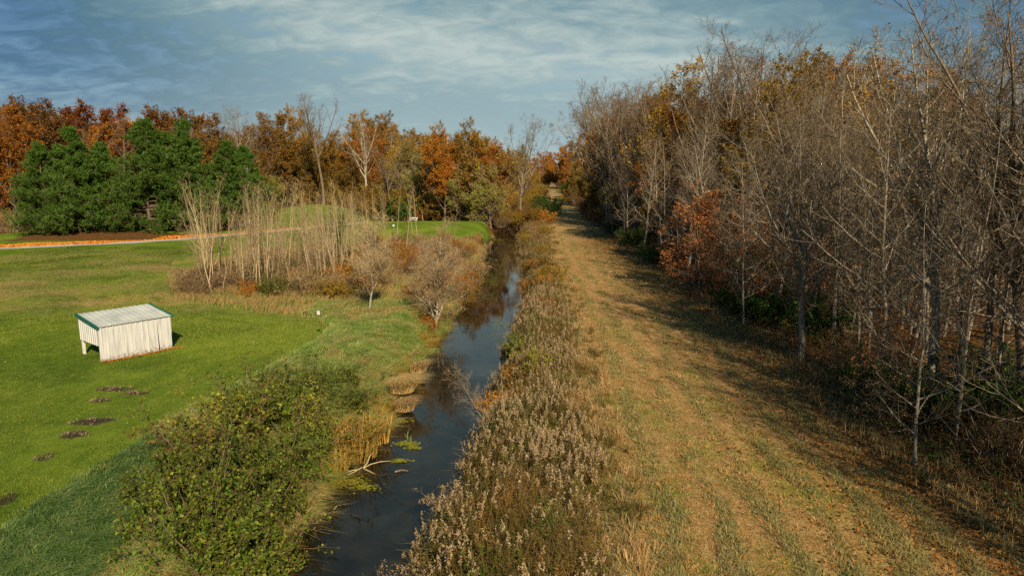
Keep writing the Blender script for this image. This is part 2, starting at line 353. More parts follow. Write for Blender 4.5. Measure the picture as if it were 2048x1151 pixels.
# edge of the lawn, in world metres: lawn lies to the left of / beyond this line
LAWN = np.array([(-13.6, -20), (-14.2, 10), (-14.5, 18), (-14.3, 22), (-14.2, 26.7), (-13.0, 32), (-11.8, 38), (-11.8, 43), (-13.5, 46.5), (-19, 48.8), (-26.8, 53.4), (-32.7, 63.6), (-40, 80), (-36, 88), (-26, 92), (-18, 96), (-12, 99), (-6, 104), (-3.8, 112), (-3.2, 122), (-9, 135), (-22, 140), (-30, 150), (-40, 178), (-60, 185), (-75, 150), (-72, 118), (-84, 106), (-200, 104), (-200, -20)])
def in_poly(x, y, poly):
    x = np.asarray(x); y = np.asarray(y); c = np.zeros(np.shape(x), bool); n = len(poly)
    for i in range(n):
        (x1, y1), (x2, y2) = poly[i], poly[(i+1) % n]
        if y1 == y2: continue
        k = ((y1 > y) != (y2 > y)) & (x < (x2-x1)*(y-y1)/(y2-y1)+x1); c ^= k
    return c
def height(x, y):
    x = np.asarray(x, float); y = np.asarray(y, float)
    l, r = crL(y), crR(y)
    dl = l-x; dr = x-r
    z = .25*(vnoise(x, y, 14, 3)-.5)*sm(0, 6, np.maximum(dl, dr))+.10*(vnoise(x, y, 3, 5)-.5)
    bank = np.where(x < (l+r)/2, 1-sm(-.4, 3.6, dl), 1-sm(-.4, 2.6, dr))
    z = z*(1-bank)+bank*(-2.35)
    # tee mound beyond the thicket, the green behind it, hummock of the wood
    z = z+1.5*sm(0, 1, 1-np.maximum(np.abs(x+14)/13, np.abs(y-116)/15)**3)*(bank < .5)
    z = z+2.3*np.exp(-(((x+48)/11)**2+((y-166)/12)**2))
    z = z+.8*np.exp(-((x+70)/14)**2-((y-112)/8)**2)
    z = z+sm(2, 30, x-wdE(y))*.6
    z = z+sm(200, 420, np.abs(x))*14
    return z

def make_terrain():
    def axis(segs):
        out = []
        for a, b, st in segs: out.append(np.arange(a, b, st))
        return np.concatenate(out+[[segs[-1][1]]])
    xs = axis([(-3000, -400, 200), (-400, -140, 20), (-140, -60, 3), (-60, -20, .7), (-20, 17, .3), (17, 40, .8), (40, 120, 5), (120, 400, 20), (400, 3000, 200)])
    ys = axis([(-60, 8, 3), (8, 70, .35), (70, 140, 1.), (140, 300, 4), (300, 700, 20), (700, 4000, 200)])
    X, Y = np.meshgrid(xs, ys); Z = height(X, Y)
    V = np.stack([X, Y, Z], -1).reshape(-1, 3); nx, ny = len(xs), len(ys)
    i = (np.arange(ny-1)[:, None]*nx+np.arange(nx-1)[None, :]).ravel()
    mb = MB(); mb.add(V, np.stack([i, i+1, i+1+nx, i+nx], 1)); me = mb.mesh('ground', [M_GROUND], True)
    x, y = X.ravel(), Y.ravel()
    lawn = in_poly(x, y, LAWN).astype(float); strip = (x > stL(y)) & (x < wdE(y)+.5); wood = x > wdE(y)-.5
    lb = (~in_poly(x, y, LAWN)) & (x < crL(y)) & (y < 140)
    rb = (x > crR(y)) & (x < stL(y))
    dry = vnoise(x, y, 7, 11)*.6+vnoise(x, y, 2.5, 12)*.4
    g = np.where(lawn > .5, .10*dry+.9*np.maximum(0, dry-.12)*sm(40, 56, y)*(1-sm(72, 90, y)), 0)
    band = vnoise(x, y/14, 1.1, 21)*.55+vnoise(x, y, 2.2, 22)*.45
    g = np.where(strip, .30+.95*(1-band)*(.7+.4*sm(20, 60, y)), g)
    g = np.where(lb, (.15+.5*vnoise(x, y, 2, 31))*(1-.8*((x < -10.5) & (y < 25))), g); g = np.where(rb, .6, g)
    r = np.where(lawn > .5, 1., np.where(strip, .75, np.where(lb, .8, .15)))
    b = np.where(wood, .75, 0.); b = np.where(strip, .62*sm(wdE(y)-5, wdE(y), x)*vnoise(x, y, 1.5, 41)+.2*sm(wdE(y)-2, wdE(y), x), b)
    far = (~in_poly(x, y, LAWN)) & (x < crL(y)-1) & (y > 100); b = np.where(far, .8, b)
    b = np.where((y > 100) & (y < 112) & (x < -30) & (x > -75) & (y > cart_y(x)+1.2), .95, b)
    # bare, scuffed patches of soil on the lawn
    for px, py, rx, ry in [(225, 775, 1.0, .45), (275, 782, .8, .3), (200, 797, .5, .3), (180, 840, 1.0, .5), (150, 865, .6, .5), (205, 835, .6, .2), (85, 910, .3, .4), (0, 995, .5, .6), (1000, 1000, 0, 0)]:
        if not rx: continue
        cx, cy = G(px, py); q = ((x-cx)/rx)**2+((y-cy)/ry)**2; k = np.exp(-q)*.9
        r = r*(1-k); b = np.maximum(b, k*.35)
    zz = Z.ravel(); wet = sm(-1.1, -1.5, zz); r = r*(1-wet*.8); g = g*(1-wet*.7)
    ca = me.color_attributes.new('cover', 'FLOAT_COLOR', 'POINT')
    ca.data.foreach_set('color', np.stack([r, g, b, np.ones_like(r)], 1).astype(np.float32).ravel())
    o = link('ground', me); o['kind'] = 'structure'
def cart_y(x):
    pts = np.array([G(-400, 510), G(0, 497), G(200, 490), G(350, 480), G(470, 470), G(600, 458), G(680, 449), G(740, 443)])
    return np.interp(x, pts[:, 0], pts[:, 1])
def ribbon(name, pts, w, lift=.03, n=80):
    pts = np.array(pts); t = np.linspace(0, 1, n); s = np.linspace(0, 1, len(pts))
    c = np.stack([np.interp(t, s, pts[:, 0]), np.interp(t, s, pts[:, 1])], 1)
    for _ in range(6): c[1:-1] = (c[:-2]+2*c[1:-1]+c[2:])/4
    d = nrm(np.gradient(c, axis=0)); q = np.stack([-d[:, 1], d[:, 0]], 1)
    cols = []
    for k in (-1, -.33, .33, 1):
        p = c+q*w/2*k; cols.append(np.column_stack([p, height(p[:, 0], p[:, 1])+lift*(1 if abs(k) < 1 else .6)]))
    V = np.stack(cols, 1).reshape(-1, 3); i = np.arange(n-1)[:, None]*4+np.arange(3)[None, :]; i = i.ravel()
    mb = MB(); mb.add(V, np.stack([i, i+1, i+5, i+4], 1)); o = link(name, mb.mesh(name, [M_PATH], True)); o['kind'] = 'structure'
make_terrain()
_px = np.linspace(-105, -30, 40)
ribbon('cart_path', list(zip(_px, cart_y(_px))), 2.2, .06)
def water():
    ys = np.concatenate([np.arange(-20, 150, 1.), np.arange(150, 480, 10)]); mb = MB()
    V = np.stack([np.column_stack([crL(ys)-2.5, ys, np.full(len(ys), WZ)]), np.column_stack([crR(ys)+2., ys, np.full(len(ys), WZ)])], 1).reshape(-1, 3)
    i = np.arange(len(ys)-1)*2; mb.add(V, np.stack([i, i+1, i+3, i+2], 1)); o = link('creek_water', mb.mesh('creek_water', [M_WATER])); o['kind'] = 'structure'
water()

# ------------------------------------------------------------------ things: placing and copying
def tag(o, label, cat, group=None):
    o['label'] = label; o['category'] = cat
    if group: o['group'] = group
class Proto:
    """a thing built once: a name and its parts; place() links it, every later call copies thing and parts"""
    def __init__(s, name, parts): s.name = name; s.parts = parts; s.root = None
    def place(s, x, y, label, cat, group=None, sc=1., rz=0., tilt=(0, 0), z=None, sink=.15):
        if s.root is None:
            r = bpy.data.objects.new(s.name, None); S.collection.objects.link(r); r.empty_display_size = .3
            for pn, me in s.parts: link(pn, me, r)
            s.root = r; s.ch = list(r.children)
        else:
            r = s.root.copy(); S.collection.objects.link(r)
            for k in ('group',):
                if k in r: del r[k]
            for c in s.ch:
                d = c.copy(); S.collection.objects.link(d); d.parent = r
        r.location = (x, y, (float(height(x, y)) if z is None else z)-sink); r.rotation_euler = (tilt[0], tilt[1], rz)
        r.scale = sc if isinstance(sc, tuple) else (sc, sc, sc)
        tag(r, label, cat, group); return r
    def recolour(s, name, swap):
        ps = []
        for pn, me in s.parts:
            if any(m in swap for m in me.materials):
                me = me.copy()
                for i, m in enumerate(me.materials):
                    if m in swap: me.materials[i] = swap[m]
            ps.append((pn, me))
        return Proto(name, ps)

def woody(name, seed, h=20., rb=.22, clear=.35, n1=14, a1=(30, 60), ratio1=.42, lead=0, wig=.05, n2=8, n3=7, n4=5, trop=.10,
          barks=None, leaf=None, nleaf=0, lsize=.2, leafspan=1., twig=.011, lean=0., fall=.55, K3=4, crown_part='crown', wb=.07, sl=.016):
    rng = np.random.default_rng(seed); barks = barks or (BARK_GREY, TWIG_GREY)
    T = chain(np.zeros((1, 3)), np.array([[lean, 0, 1.]]), np.array([h]), 12, rng, wig, .05)
    RT = rb*(1-.93*np.linspace(0, 1, 12)[None, :]**1.1); RT[:, 0] *= 1.35
    tr = MB(); tr.add(*tubes(T, RT, 8))
    base = [(T, RT)]
    if lead:
        Ld, RL = kids(T, RT, lead, clear, min(.75, clear+.3), (18, 38), .62, 9, rng, wig*1.3, .09, .35, .75, slim=.02)
        tr.add(*tubes(Ld, RL, 6)); base.append((Ld, RL))
    B1, R1 = [], []
    for i, (Pp, Rp) in enumerate(base):
        c, r = kids(Pp, Rp, n1 if i == 0 else max(5, int(n1*.55)), clear if i == 0 else .2, .97, a1, ratio1 if i == 0 else ratio1*1.1, 7, rng, wb, trop, fall, .6, slim=sl)
        B1.append(c); R1.append(r)
    B1 = np.concatenate(B1); R1 = np.concatenate(R1); tr.add(*tubes(B1, R1, 5))
    cr = MB()
    B2, R2 = kids(B1, R1, n2, .15, .98, (28, 62), .50, 5, rng, wb+.02, trop*.8, .45, .6, slim=.012); R2 = np.maximum(R2, twig*1.1); tr.add(*tubes(B2, R2, 3))
    B3, R3 = kids(B2, R2, n3, .15, 1., (25, 60), .52, K3, rng, wb+.03, trop*.6, .35, .7, lmin=.35, slim=.01); R3 = np.maximum(R3, twig*.85); cr.add(*tubes(B3, R3, 3))
    last = B3
    if n4:
        B4, R4 = kids(B3, R3, n4, .2, 1., (22, 55), .55, 3, rng, wb+.04, trop*.5, .3, .8, lmin=.28, slim=.01); R4 = np.maximum(R4, twig*.65); cr.add(*tubes(B4, R4, 3)); last = B4
    if leaf is not None and nleaf:
        k = len(last); idx = rng.integers(0, k, nleaf); t = rng.random(nleaf)[:, None]**.7
        # leaves hang on in clusters: some boughs keep them, some have dropped them
        keep = vnoise(last[idx, 0, 0]+last[idx, 0, 2]*.7, last[idx, 0, 1]+last[idx, 0, 2]*.5, h*.09, seed) < leafspan
        idx = idx[keep]; t = t[keep]
        c = last[idx, 0]*(1-t)+last[idx, -1]*t+rng.normal(0, lsize*.5, (len(idx), 3))
        cr.add(*diamonds(c, lsize, rng, .2), 1)
    return Proto(name, [('trunk', tr.mesh(name+'_trunk', [barks[0]], True)), (crown_part, cr.mesh(name+'_crown', [barks[1]]+([leaf] if leaf else [])))])

def pine(seed, h=17.):
    rng = np.random.default_rng(seed)
    T = chain(np.zeros((1, 3)), np.array([[0, 0, 1.]]), np.array([h]), 10, rng, .02, .1); RT = .26*(1-.95*np.linspace(0, 1, 10)[None, :])
    tr = MB(); tr.add(*tubes(T, RT, 8)); cr = MB()
    nb = 150; t = np.sort(rng.random(nb))**.9*.93+.06; k = t*9; ki = np.minimum(k.astype(int), 8); f = (k-ki)[:, None]
    pos = T[0, ki]*(1-f)+T[0, ki+1]*f; az = rng.random(nb)*6.28
    el = R(-6)+t**2*R(55)+rng.normal(0, .09, nb)
    D = np.stack([np.cos(az)*np.cos(el), np.sin(az)*np.cos(el), np.sin(el)], 1)
    Ln = np.interp(t, [0, .15, .45, .8, 1], [4.6, 5.4, 4.6, 2.5, .8])*rng.uniform(.65, 1.15, nb)*h/17
    B = chain(pos, D, Ln, 6, rng, .07, .05); RB = (.018+.012*Ln)[:, None]*(1-.8*np.linspace(0, 1, 6)[None, :]); tr.add(*tubes(B, RB, 4))
    B2, R2 = kids(B, RB, 13, .25, 1., (35, 70), .36, 4, rng, .1, .06, .45, .6, lmin=.4); cr.add(*tubes(B2, R2, 3))
    B3, R3 = kids(B2, R2, 6, .2, 1., (25, 60), .45, 3, rng, .1, .10, .3, .7, lmin=.28); 
    # needle sprays at the shoots: thin triangles fanned round each tip
    m = len(B3); n = 11; idx = np.repeat(np.arange(m), n); tt = rng.random(m*n)[:, None]
    p = B3[idx, 0]*(1-tt)+B3[idx, -1]*tt; ax = nrm(B3[idx, -1]-B3[idx, 0]); d = nrm(ax*.8+rng.normal(0, .6, (m*n, 3))+np.array([0, 0, .35]))
    ln = rng.uniform(.22, .42, m*n)[:, None]; s = nrm(np.cross(d, rng.normal(0, 1, (m*n, 3))))*.035
    cr.add(np.stack([p-s, p+s, p+d*ln], 1).reshape(-1, 3), np.arange(m*n*3).reshape(-1, 3), 1)
    return Proto('pine_tree', [('trunk', tr.mesh('pine_trunk', [BARK_BROWN], True)), ('crown', cr.mesh('pine_crown', [BARK_BROWN, L_PINE]))])

def shrub(name, seed, h=2.4, rad=1.6, stems=22, nleaf=9000, lsize=.10, leaf=None, barks=None, n2=7, n3=5, spiky=.0, twig=.007, arch=-.04, span=1.):
    rng = np.random.default_rng(seed); barks = barks or (BARK_BROWN, TWIG_BROWN)
    az = rng.random(stems)*6.28; sp = rng.random(stems)**.6
    P0 = np.stack([np.cos(az)*sp*rad*.35, np.sin(az)*sp*rad*.35, np.zeros(stems)], 1)
    D = np.stack([np.cos(az)*sp*rad/h*1.1, np.sin(az)*sp*rad/h*1.1, np.ones(stems)], 1)+rng.normal(0, .12, (stems, 3))
    Ln = h*rng.uniform(.75, 1.12, stems)*(1+spiky*(rng.random(stems) > .85))
    T = chain(P0, D, Ln, 7, rng, .10, arch); RT = (.008+.007*Ln)[:, None]*(1-.75*np.linspace(0, 1, 7)[None, :])
    st = MB(); st.add(*tubes(T, RT, 4)); cr = MB()
    B2, R2 = kids(T, RT, n2, .15, 1., (25, 70), .36, 4, rng, .16, .02, .35, .7, lmin=.25); R2 = np.maximum(R2, twig); cr.add(*tubes(B2, R2, 3))
    B3, R3 = kids(B2, R2, n3, .15, 1., (25, 65), .5, 3, rng, .16, .02, .2, .8, lmin=.18); R3 = np.maximum(R3, twig*.7); cr.add(*tubes(B3, R3, 3))
    if leaf is not None:
        A = np.concatenate([B3, B2[:, ::1][:, :3]]); idx = rng.integers(0, len(A), nleaf); t = rng.random(nleaf)[:, None]
        if span < 1:
            k = vnoise(A[idx, 0, 0]+A[idx, 0, 2], A[idx, 0, 1], .7, seed) < span; idx = idx[k]; t = t[k]
        c = A[idx, 0]*(1-t)+A[idx, -1]*t+rng.normal(0, lsize*.5, (len(idx), 3)); c[:, 2] = np.maximum(c[:, 2], .08)
        cr.add(*diamonds(c, lsize, rng, 0, .7), 1)
    return Proto(name, [('stems', st.mesh(name+'_stems', [barks[0]], True)), ('foliage' if leaf else 'twigs', cr.mesh(name+'_foliage', [barks[1]]+([leaf] if leaf else [])))])

rng = np.random.default_rng(7)
U = lambda a, b: float(rng.uniform(a, b))

# ------------------------------------------------------------------ the shed on the lawn
M_WHITE = plain_mat('white_painted_metal', (.58, .555, .52), .5, scale=1.3, var=.16)
def weathered(name, c, dirt):
    m, N, L, P = new_mat(name); tc = N.new('ShaderNodeTexCoord')
    mp = N.new('ShaderNodeMapping'); mp.inputs['Scale'].default_value = (5, 5, .5); L.new(tc.outputs['Object'], mp.inputs[0])
    n1 = N.new('ShaderNodeTexNoise'); n1.inputs['Scale'].default_value = 1.5; n1.inputs['Detail'].default_value = 7; L.new(mp.outputs[0], n1.inputs[0])
    r = ramp(N, [tuple(q*.72 for q in c), c, tuple(q*1.08 for q in c)], [.32, .5, .7]); L.new(n1.outputs[0], r.inputs[0])
    # mud splashed up from the ground
    sp = N.new('ShaderNodeSeparateXYZ'); L.new(tc.outputs['Object'], sp.inputs[0]); n2 = N.new('ShaderNodeTexNoise'); n2.inputs['Scale'].default_value = 7; n2.inputs['Detail'].default_value = 6; L.new(tc.outputs['Object'], n2.inputs[0])
    a = N.new('ShaderNodeMath'); a.operation = 'MULTIPLY_ADD'; L.new(n2.outputs[0], a.inputs[0]); a.inputs[1].default_value = 1.1; a.inputs[2].default_value = -.40
    b = N.new('ShaderNodeMath'); b.operation = 'SUBTRACT'; L.new(a.outputs[0], b.inputs[0]); L.new(sp.outputs[2], b.inputs[1])
    mr = N.new('ShaderNodeMapRange'); L.new(b.outputs[0], mr.inputs[0]); mr.inputs[1].default_value = -.12; mr.inputs[2].default_value = .12; mr.inputs[4].default_value = .75
    mx = N.new('ShaderNodeMixRGB'); L.new(mr.outputs[0], mx.inputs[0]); L.new(r.outputs[0], mx.inputs[1]); mx.inputs[2].default_value = (*dirt, 1)
    L.new(mx.outputs[0], P.inputs['Base Color']); P.inputs['Roughness'].default_value = .5; return m
M_WHITE = weathered('white_painted_metal', (.58, .555, .52), (.17, .14, .08))
M_ROOF = plain_mat('pale_roof_metal', (.50, .50, .44), .45, scale=1.1, var=.2)
M_TRIM = plain_mat('green_trim', (.012, .105, .065), .5)
M_POST = plain_mat('white_post_wood', (.60, .56, .48), .8)
M_RUSTY = plain_mat('rusty_steel', (.10, .05, .03), .8, .3)
M_SIGNW = plain_mat('sign_white', (.52, .50, .46), .6)
M_WOOD = plain_mat('weathered_wood', (.30, .19, .12), .9)
M_DEADWOOD = plain_mat('drift_wood', (.50, .38, .20), .9)

def corrugated(mb, w, zb, zt, org, ax, nr, period=.3, amp=.03, rib=.07, th=.012, skew=0.):
    """ribbed sheet of width w along ax from org; zb, zt are bottom and top heights as functions of the distance along"""
    xs, off = [0.], [0.]; x = period*.5
    while x < w-rib:
        for q, o in ((-rib*.5, 0), (-rib*.25, amp), (rib*.25, amp), (rib*.5, 0)): xs.append(x+q); off.append(o)
        x += period
    xs.append(w); off.append(0.); xs = np.array(xs); off = np.array(off); n = len(xs)
    ax = np.array(ax, float); nr = np.array(nr, float); org = np.array(org, float)
    rows = []
    for side in (0, 1):
        for z in (zb, zt):
            p = org+xs[:, None]*ax+(off-side*th)[:, None]*nr
            h = np.array([z(q) for q in xs]); p[:, 2] += h
            if z is zb: p = p+ax*(xs/w*0+skew*(1-xs/w))[:, None]
            rows.append(p)
    V = np.concatenate(rows); i = np.arange(n-1)
    f = [np.stack([i, i+1, n+i+1, n+i], 1), np.stack([2*n+i+1, 2*n+i, 3*n+i, 3*n+i+1], 1), np.stack([n+i, n+i+1, 3*n+i+1, 3*n+i], 1), np.stack([i+1, i, 2*n+i, 2*n+i+1], 1),
         np.array([[0, n, 3*n, 2*n], [n-1, 3*n-1, 4*n-1, 2*n-1]])]
    mb.add(V, np.concatenate(f))
def shed():
    ax, ay = G(202, 722); w, d, hf, hb = 3.85, 2.62, 1.95, 2.28
    r = bpy.data.objects.new('shed', None); S.collection.objects.link(r)
    r.location = (ax, ay, float(height(ax+.5, ay+2))); r.rotation_euler = (0, 0, math.atan2(.782, .623))
    tag(r, 'small white ribbed metal shed with sloping roof and green trim on the lawn', 'shed')
    def part(n, fn, m, p=r):
        mb = MB(); fn(mb); return link(n, mb.mesh(n, m), p)
    slope = (hb-hf)/d
    part('front_wall', lambda m: corrugated(m, 3.06, lambda q: -.12, lambda q: hf-.03, (0, 0, 0), (1, 0, 0), (0, -1, 0), .3, .028, .045), [M_WHITE])
    pp = part('loose_wall_panel', lambda m: corrugated(m, .76, lambda q: -.02, lambda q: hf-.03, (3.062, 0, 0), (1, 0, 0), (0, -1, 0), .3, .014, .035, skew=.07), [M_WHITE])
    pp['label'] = 'wall panel bent away at its foot'
    part('side_wall', lambda m: corrugated(m, d, lambda q: .88, lambda q: hb-.03-slope*q, (0, d, 0), (0, -1, 0), (-1, 0, 0), .27, .035, .09), [M_WHITE])
    part('side_wall', lambda m: corrugated(m, d, lambda q: .88, lambda q: hf-.03+slope*q, (w, 0, 0), (0, 1, 0), (1, 0, 0), .27, .035, .09), [M_WHITE])
    def roof(m):
        n0 = m.n; k = MB(); corrugated(k, w+.16, lambda q: 0., lambda q: 1., (0, 0, 0), (1, 0, 0), (0, -1, 0), .3, .028, .06)
        v = np.concatenate(k.v); ln = d+.20; out = np.empty_like(v)
        out[:, 0] = v[:, 0]-.08; out[:, 1] = -.10+v[:, 2]*ln; out[:, 2] = hf+.01+(v[:, 2]*ln-.10)*slope-v[:, 1]
        m.v.append(out); m.n += len(out); m.f += [(f+n0, i) for f, i in k.f]
    part('roof', roof, [M_ROOF])
    def trim(x0, x1):
        def f(m):
            y0, y1 = -.12, d+.12; z = lambda y: hf+y*slope
            v = []
            for y in (y0, y1):
                v += [(x0, y, z(y)-.085), (x1, y, z(y)-.085), (x1, y, z(y)+.055), (x0, y, z(y)+.055)]
            m.add(v, [(0, 1, 2, 3), (7, 6, 5, 4), (0, 4, 5, 1), (1, 5, 6, 2), (2, 6, 7, 3), (3, 7, 4, 0)])
        return f
    part('roof_trim', trim(-.12, .0), [M_TRIM]); part('roof_trim', trim(w+.0, w+.12), [M_TRIM])
    for x, y in ((.03, d-.17), (w-.17, d-.17)): part('post', lambda m: box(m, (x, y, -.2), (x+.14, y+.14, hb-.07)), [M_POST])
    for x in (.03, w-.17): part('post', lambda m: box(m, (x, .03, -.2), (x+.12, .15, hf-.07)), [M_POST])
    part('beam', lambda m: box(m, (.2, d-.15, hb-.24), (w-.2, d-.07, hb-.08)), [M_POST])
    # fallen leaves drifted against the foot of the wall
    g = np.random.default_rng(5); n = 900; x = g.random(n)*4.3; y = -np.abs(g.normal(0, .11, n))-.02-.03*np.sin(x*3)
    c, s_ = math.cos(r.rotation_euler.z), math.sin(r.rotation_euler.z)
    P = np.column_stack([ax+x*c-y*s_, ay+x*s_+y*c, np.zeros(n)]); P[:, 2] = height(P[:, 0], P[:, 1])+.02+g.random(n)*.05
    mb = MB(); mb.add(*diamonds(P, .09, g, .6, .7)); o = link('fallen_leaves', mb.mesh('leaf_drift', [M_LITTER])); o['kind'] = 'stuff'; tag(o, 'drift of orange leaves along the foot of the white shed wall', 'fallen leaves')
shed()

def small_things():
    # thin rusty rod with a little white board
    x, y = G(645, 680); r = bpy.data.objects.new('marker_sign', None); S.collection.objects.link(r); r.location = (x, y, float(height(x, y)))
    tag(r, 'thin rusty rod with a small white board on top, beside the tall grass', 'sign')
    mb = MB(); p = np.array([[[0, 0, -.2], [-.02, 0, .8], [-.05, .02, 1.85]]]); mb.add(*tubes(p, np.full((1, 3), .017), 6)); link('rod', mb.mesh('rod', [M_RUSTY]), r)
    mb = MB(); box(mb, (-.26, -.012, 1.52), (-.07, .012, 1.76)); link('board', mb.mesh('board', [M_SIGNW]), r)
    # bench behind the tee
    def bench(px, py, lab, ww=1.9):
        x, y = G(px, py); r = bpy.data.objects.new('bench', None); S.collection.objects.link(r); r.location = (x, y, float(height(x, y)))
        tag(r, lab, 'bench')
        mb = MB(); box(mb, (-ww/2, -.25, .44), (ww/2, .2, .52)); link('seat', mb.mesh('seat', [M_SIGNW]), r)
        mb = MB(); box(mb, (-ww/2, .22, .72), (ww/2, .27, .95)); link('backrest', mb.mesh('backrest', [M_SIGNW]), r)
        for sx in (-ww/2+.15, ww/2-.25): mb = MB(); box(mb, (sx, -.2, -.1), (sx+.1, -.1, .44)); box(mb, (sx, .12, -.1), (sx+.1, .22, .95)); link('leg', mb.mesh('leg', [M_POST]), r)
    bench(827, 444, 'white bench standing behind the raised tee beside the little bridge', 1.7)
    x, y = G(846, 443); mb = MB(); mb.add(*tubes(np.array([[[0, 0, -.2], [-.1, 0, 1.2], [-.28, 0, 2.5]]]), np.array([[.11, .10, .08]]), 8)); o = link('wooden_post', mb.mesh('wooden_post', [BARK_PALE])); o.location = (x, y, float(height(x, y)))
    tag(o, 'pale leaning wooden post right of the white bench', 'post')
    # little bridge
    x, y = G(795, 440); r = bpy.data.objects.new('footbridge', None); S.collection.objects.link(r); r.location = (x, y, float(height(x, y))); r.rotation_euler = (0, 0, R(12))
    tag(r, 'low brown plank bridge where the wheel tracks reach the tee', 'bridge')
    mb = MB()
    for k in range(12): box(mb, (-1.4, -2.0+k*.34, .12), (1.4, -2.0+k*.34+.31, .18))
    link('deck', mb.mesh('deck', [M_WOOD]), r)
    mb = MB(); box(mb, (-1.35, -2.06, -.25), (1.35, -2.02, .3)); link('end_board', mb.mesh('end_board', [M_WOOD]), r)
    for sx in (-1.45, 1.35):
        for sy in (-1.9, 1.8): mb = MB(); box(mb, (sx, sy, -.2), (sx+.1, sy+.1, .75)); link('post', mb.mesh('post', [M_WOOD]), r)
    for dx in (-.7, .7):
        pts = [G(790, 436), G(784, 430), G(776, 422), G(766, 417), G(752, 414)]
        pts = [(p[0]+dx, p[1]) for p in pts]; ribbon('wheel_track', pts, .6, .05, 30)
    # white ball marker on the tee
    x, y = G(787, 455, 1.4); me = bpy.data.meshes.new('ball'); import bmesh; bm = bmesh.new(); bmesh.ops.create_uvsphere(bm, u_segments=20, v_segments=12, radius=.22)
    for f in bm.faces: f.smooth = True
    bm.to_mesh(me); bm.free(); me.materials.append(M_SIGNW); o = link('tee_marker', me); o.location = (x, y, float(height(x, y))+.18); tag(o, 'round white tee marker on the raised green lawn', 'tee marker')
small_things()

# ------------------------------------------------------------------ trees
GT, BT = (BARK_GREY, TWIG_GREY), (BARK_BROWN, TWIG_BROWN)
bare = [woody('bare_tree', 11, 16, .24, .30, 9, (28, 55), .40, 6, n2=6, n3=4, n4=2, twig=.009, leaf=L_GOLD, nleaf=900, lsize=.15, leafspan=.4),
        woody('bare_tree', 12, 17, .17, .25, 20, (35, 62), .34, 0, n2=6, n3=6, n4=0, twig=.009),
        woody('bare_tree', 13, 17, .26, .36, 7, (25, 50), .40, 7, n2=6, n3=4, n4=2, twig=.009, barks=BT),
        woody('bare_tree', 14, 15, .14, .18, 24, (42, 72), .36, 0, n2=6, n3=6, n4=0, twig=.009, leaf=L_BROWN, nleaf=1600, lsize=.14, leafspan=.45),
        woody('bare_tree', 15, 17, .18, .30, 15, (25, 50), .42, 2, n2=6, n3=4, n4=2, twig=.009, barks=BT, leaf=L_GOLD, nleaf=4500, lsize=.15, leafspan=.45)]
slim = [woody('young_tree', 21, 11, .075, .12, 24, (48, 78), .34, 0, n2=7, n3=4, n4=2, twig=.006, wig=.04),
        woody('young_tree', 22, 13, .09, .3, 18, (35, 62), .34, 0, n2=7, n3=4, n4=2, twig=.006, wig=.05, leaf=L_GOLD, nleaf=500, lsize=.12, leafspan=.5)]
near = [woody('bare_tree', 31, 14.5, .20, .22, 18, (38, 68), .42, 5, n2=7, n3=5, n4=1, twig=.008, trop=.07, wb=.055, sl=.022),
        woody('bare_tree', 32, 14.5, .17, .12, 22, (38, 72), .46, 3, n2=7, n3=5, n4=1, twig=.008, trop=.08, wb=.055, sl=.022)]
oakA = woody('oak_tree', 41, 19, .26, .12, 22, (40, 72), .42, 2, n2=8, n3=6, n4=3, barks=BT, leaf=L_RUST, nleaf=30000, lsize=.32, leafspan=.85)
oakB = woody('oak_tree', 42, 20, .26, .14, 20, (35, 65), .38, 3, n2=8, n3=6, n4=3, barks=BT, leaf=L_ORANGE, nleaf=27000, lsize=.30, leafspan=.7)
oakC = woody('oak_tree', 43, 21, .24, .12, 22, (30, 60), .40, 2, n2=8, n3=6, n4=4, barks=BT, leaf=L_OLIVE, nleaf=22000, lsize=.28, leafspan=.7)
rust = [oakA, oakB.recolour('oak_tree', {L_ORANGE: L_RUST}), oakA.recolour('oak_tree', {L_RUST: L_BROWN})]
orange = [oakB, oakA.recolour('oak_tree', {L_RUST: L_ORANGE})]
gold = [oakC, oakC.recolour('oak_tree', {L_OLIVE: L_GOLD}), oakB.recolour('oak_tree', {L_ORANGE: L_GOLD})]
olive = [oakC, oakA.recolour('oak_tree', {L_RUST: L_OLIVE})]
lowA = woody('spreading_tree', 44, 9, .16, .05, 18, (35, 75), .55, 4, n2=7, n3=6, n4=3, barks=(BARK_BROWN, TWIG_PALE), leaf=L_GOLD, nleaf=12000, lsize=.24, leafspan=.5)
lowB = woody('spreading_tree', 45, 10, .18, .05, 18, (35, 70), .52, 5, n2=7, n3=6, n4=3, barks=(BARK_BROWN, TWIG_GREY), leaf=L_OLIVE, nleaf=17000, lsize=.24, leafspan=.7)
lows = [lowA, lowB, lowB.recolour('spreading_tree', {L_OLIVE: L_GOLD}), lowA.recolour('spreading_tree', {L_GOLD: L_YELLOW})]
pines = [pine(51), pine(52), pine(53)]

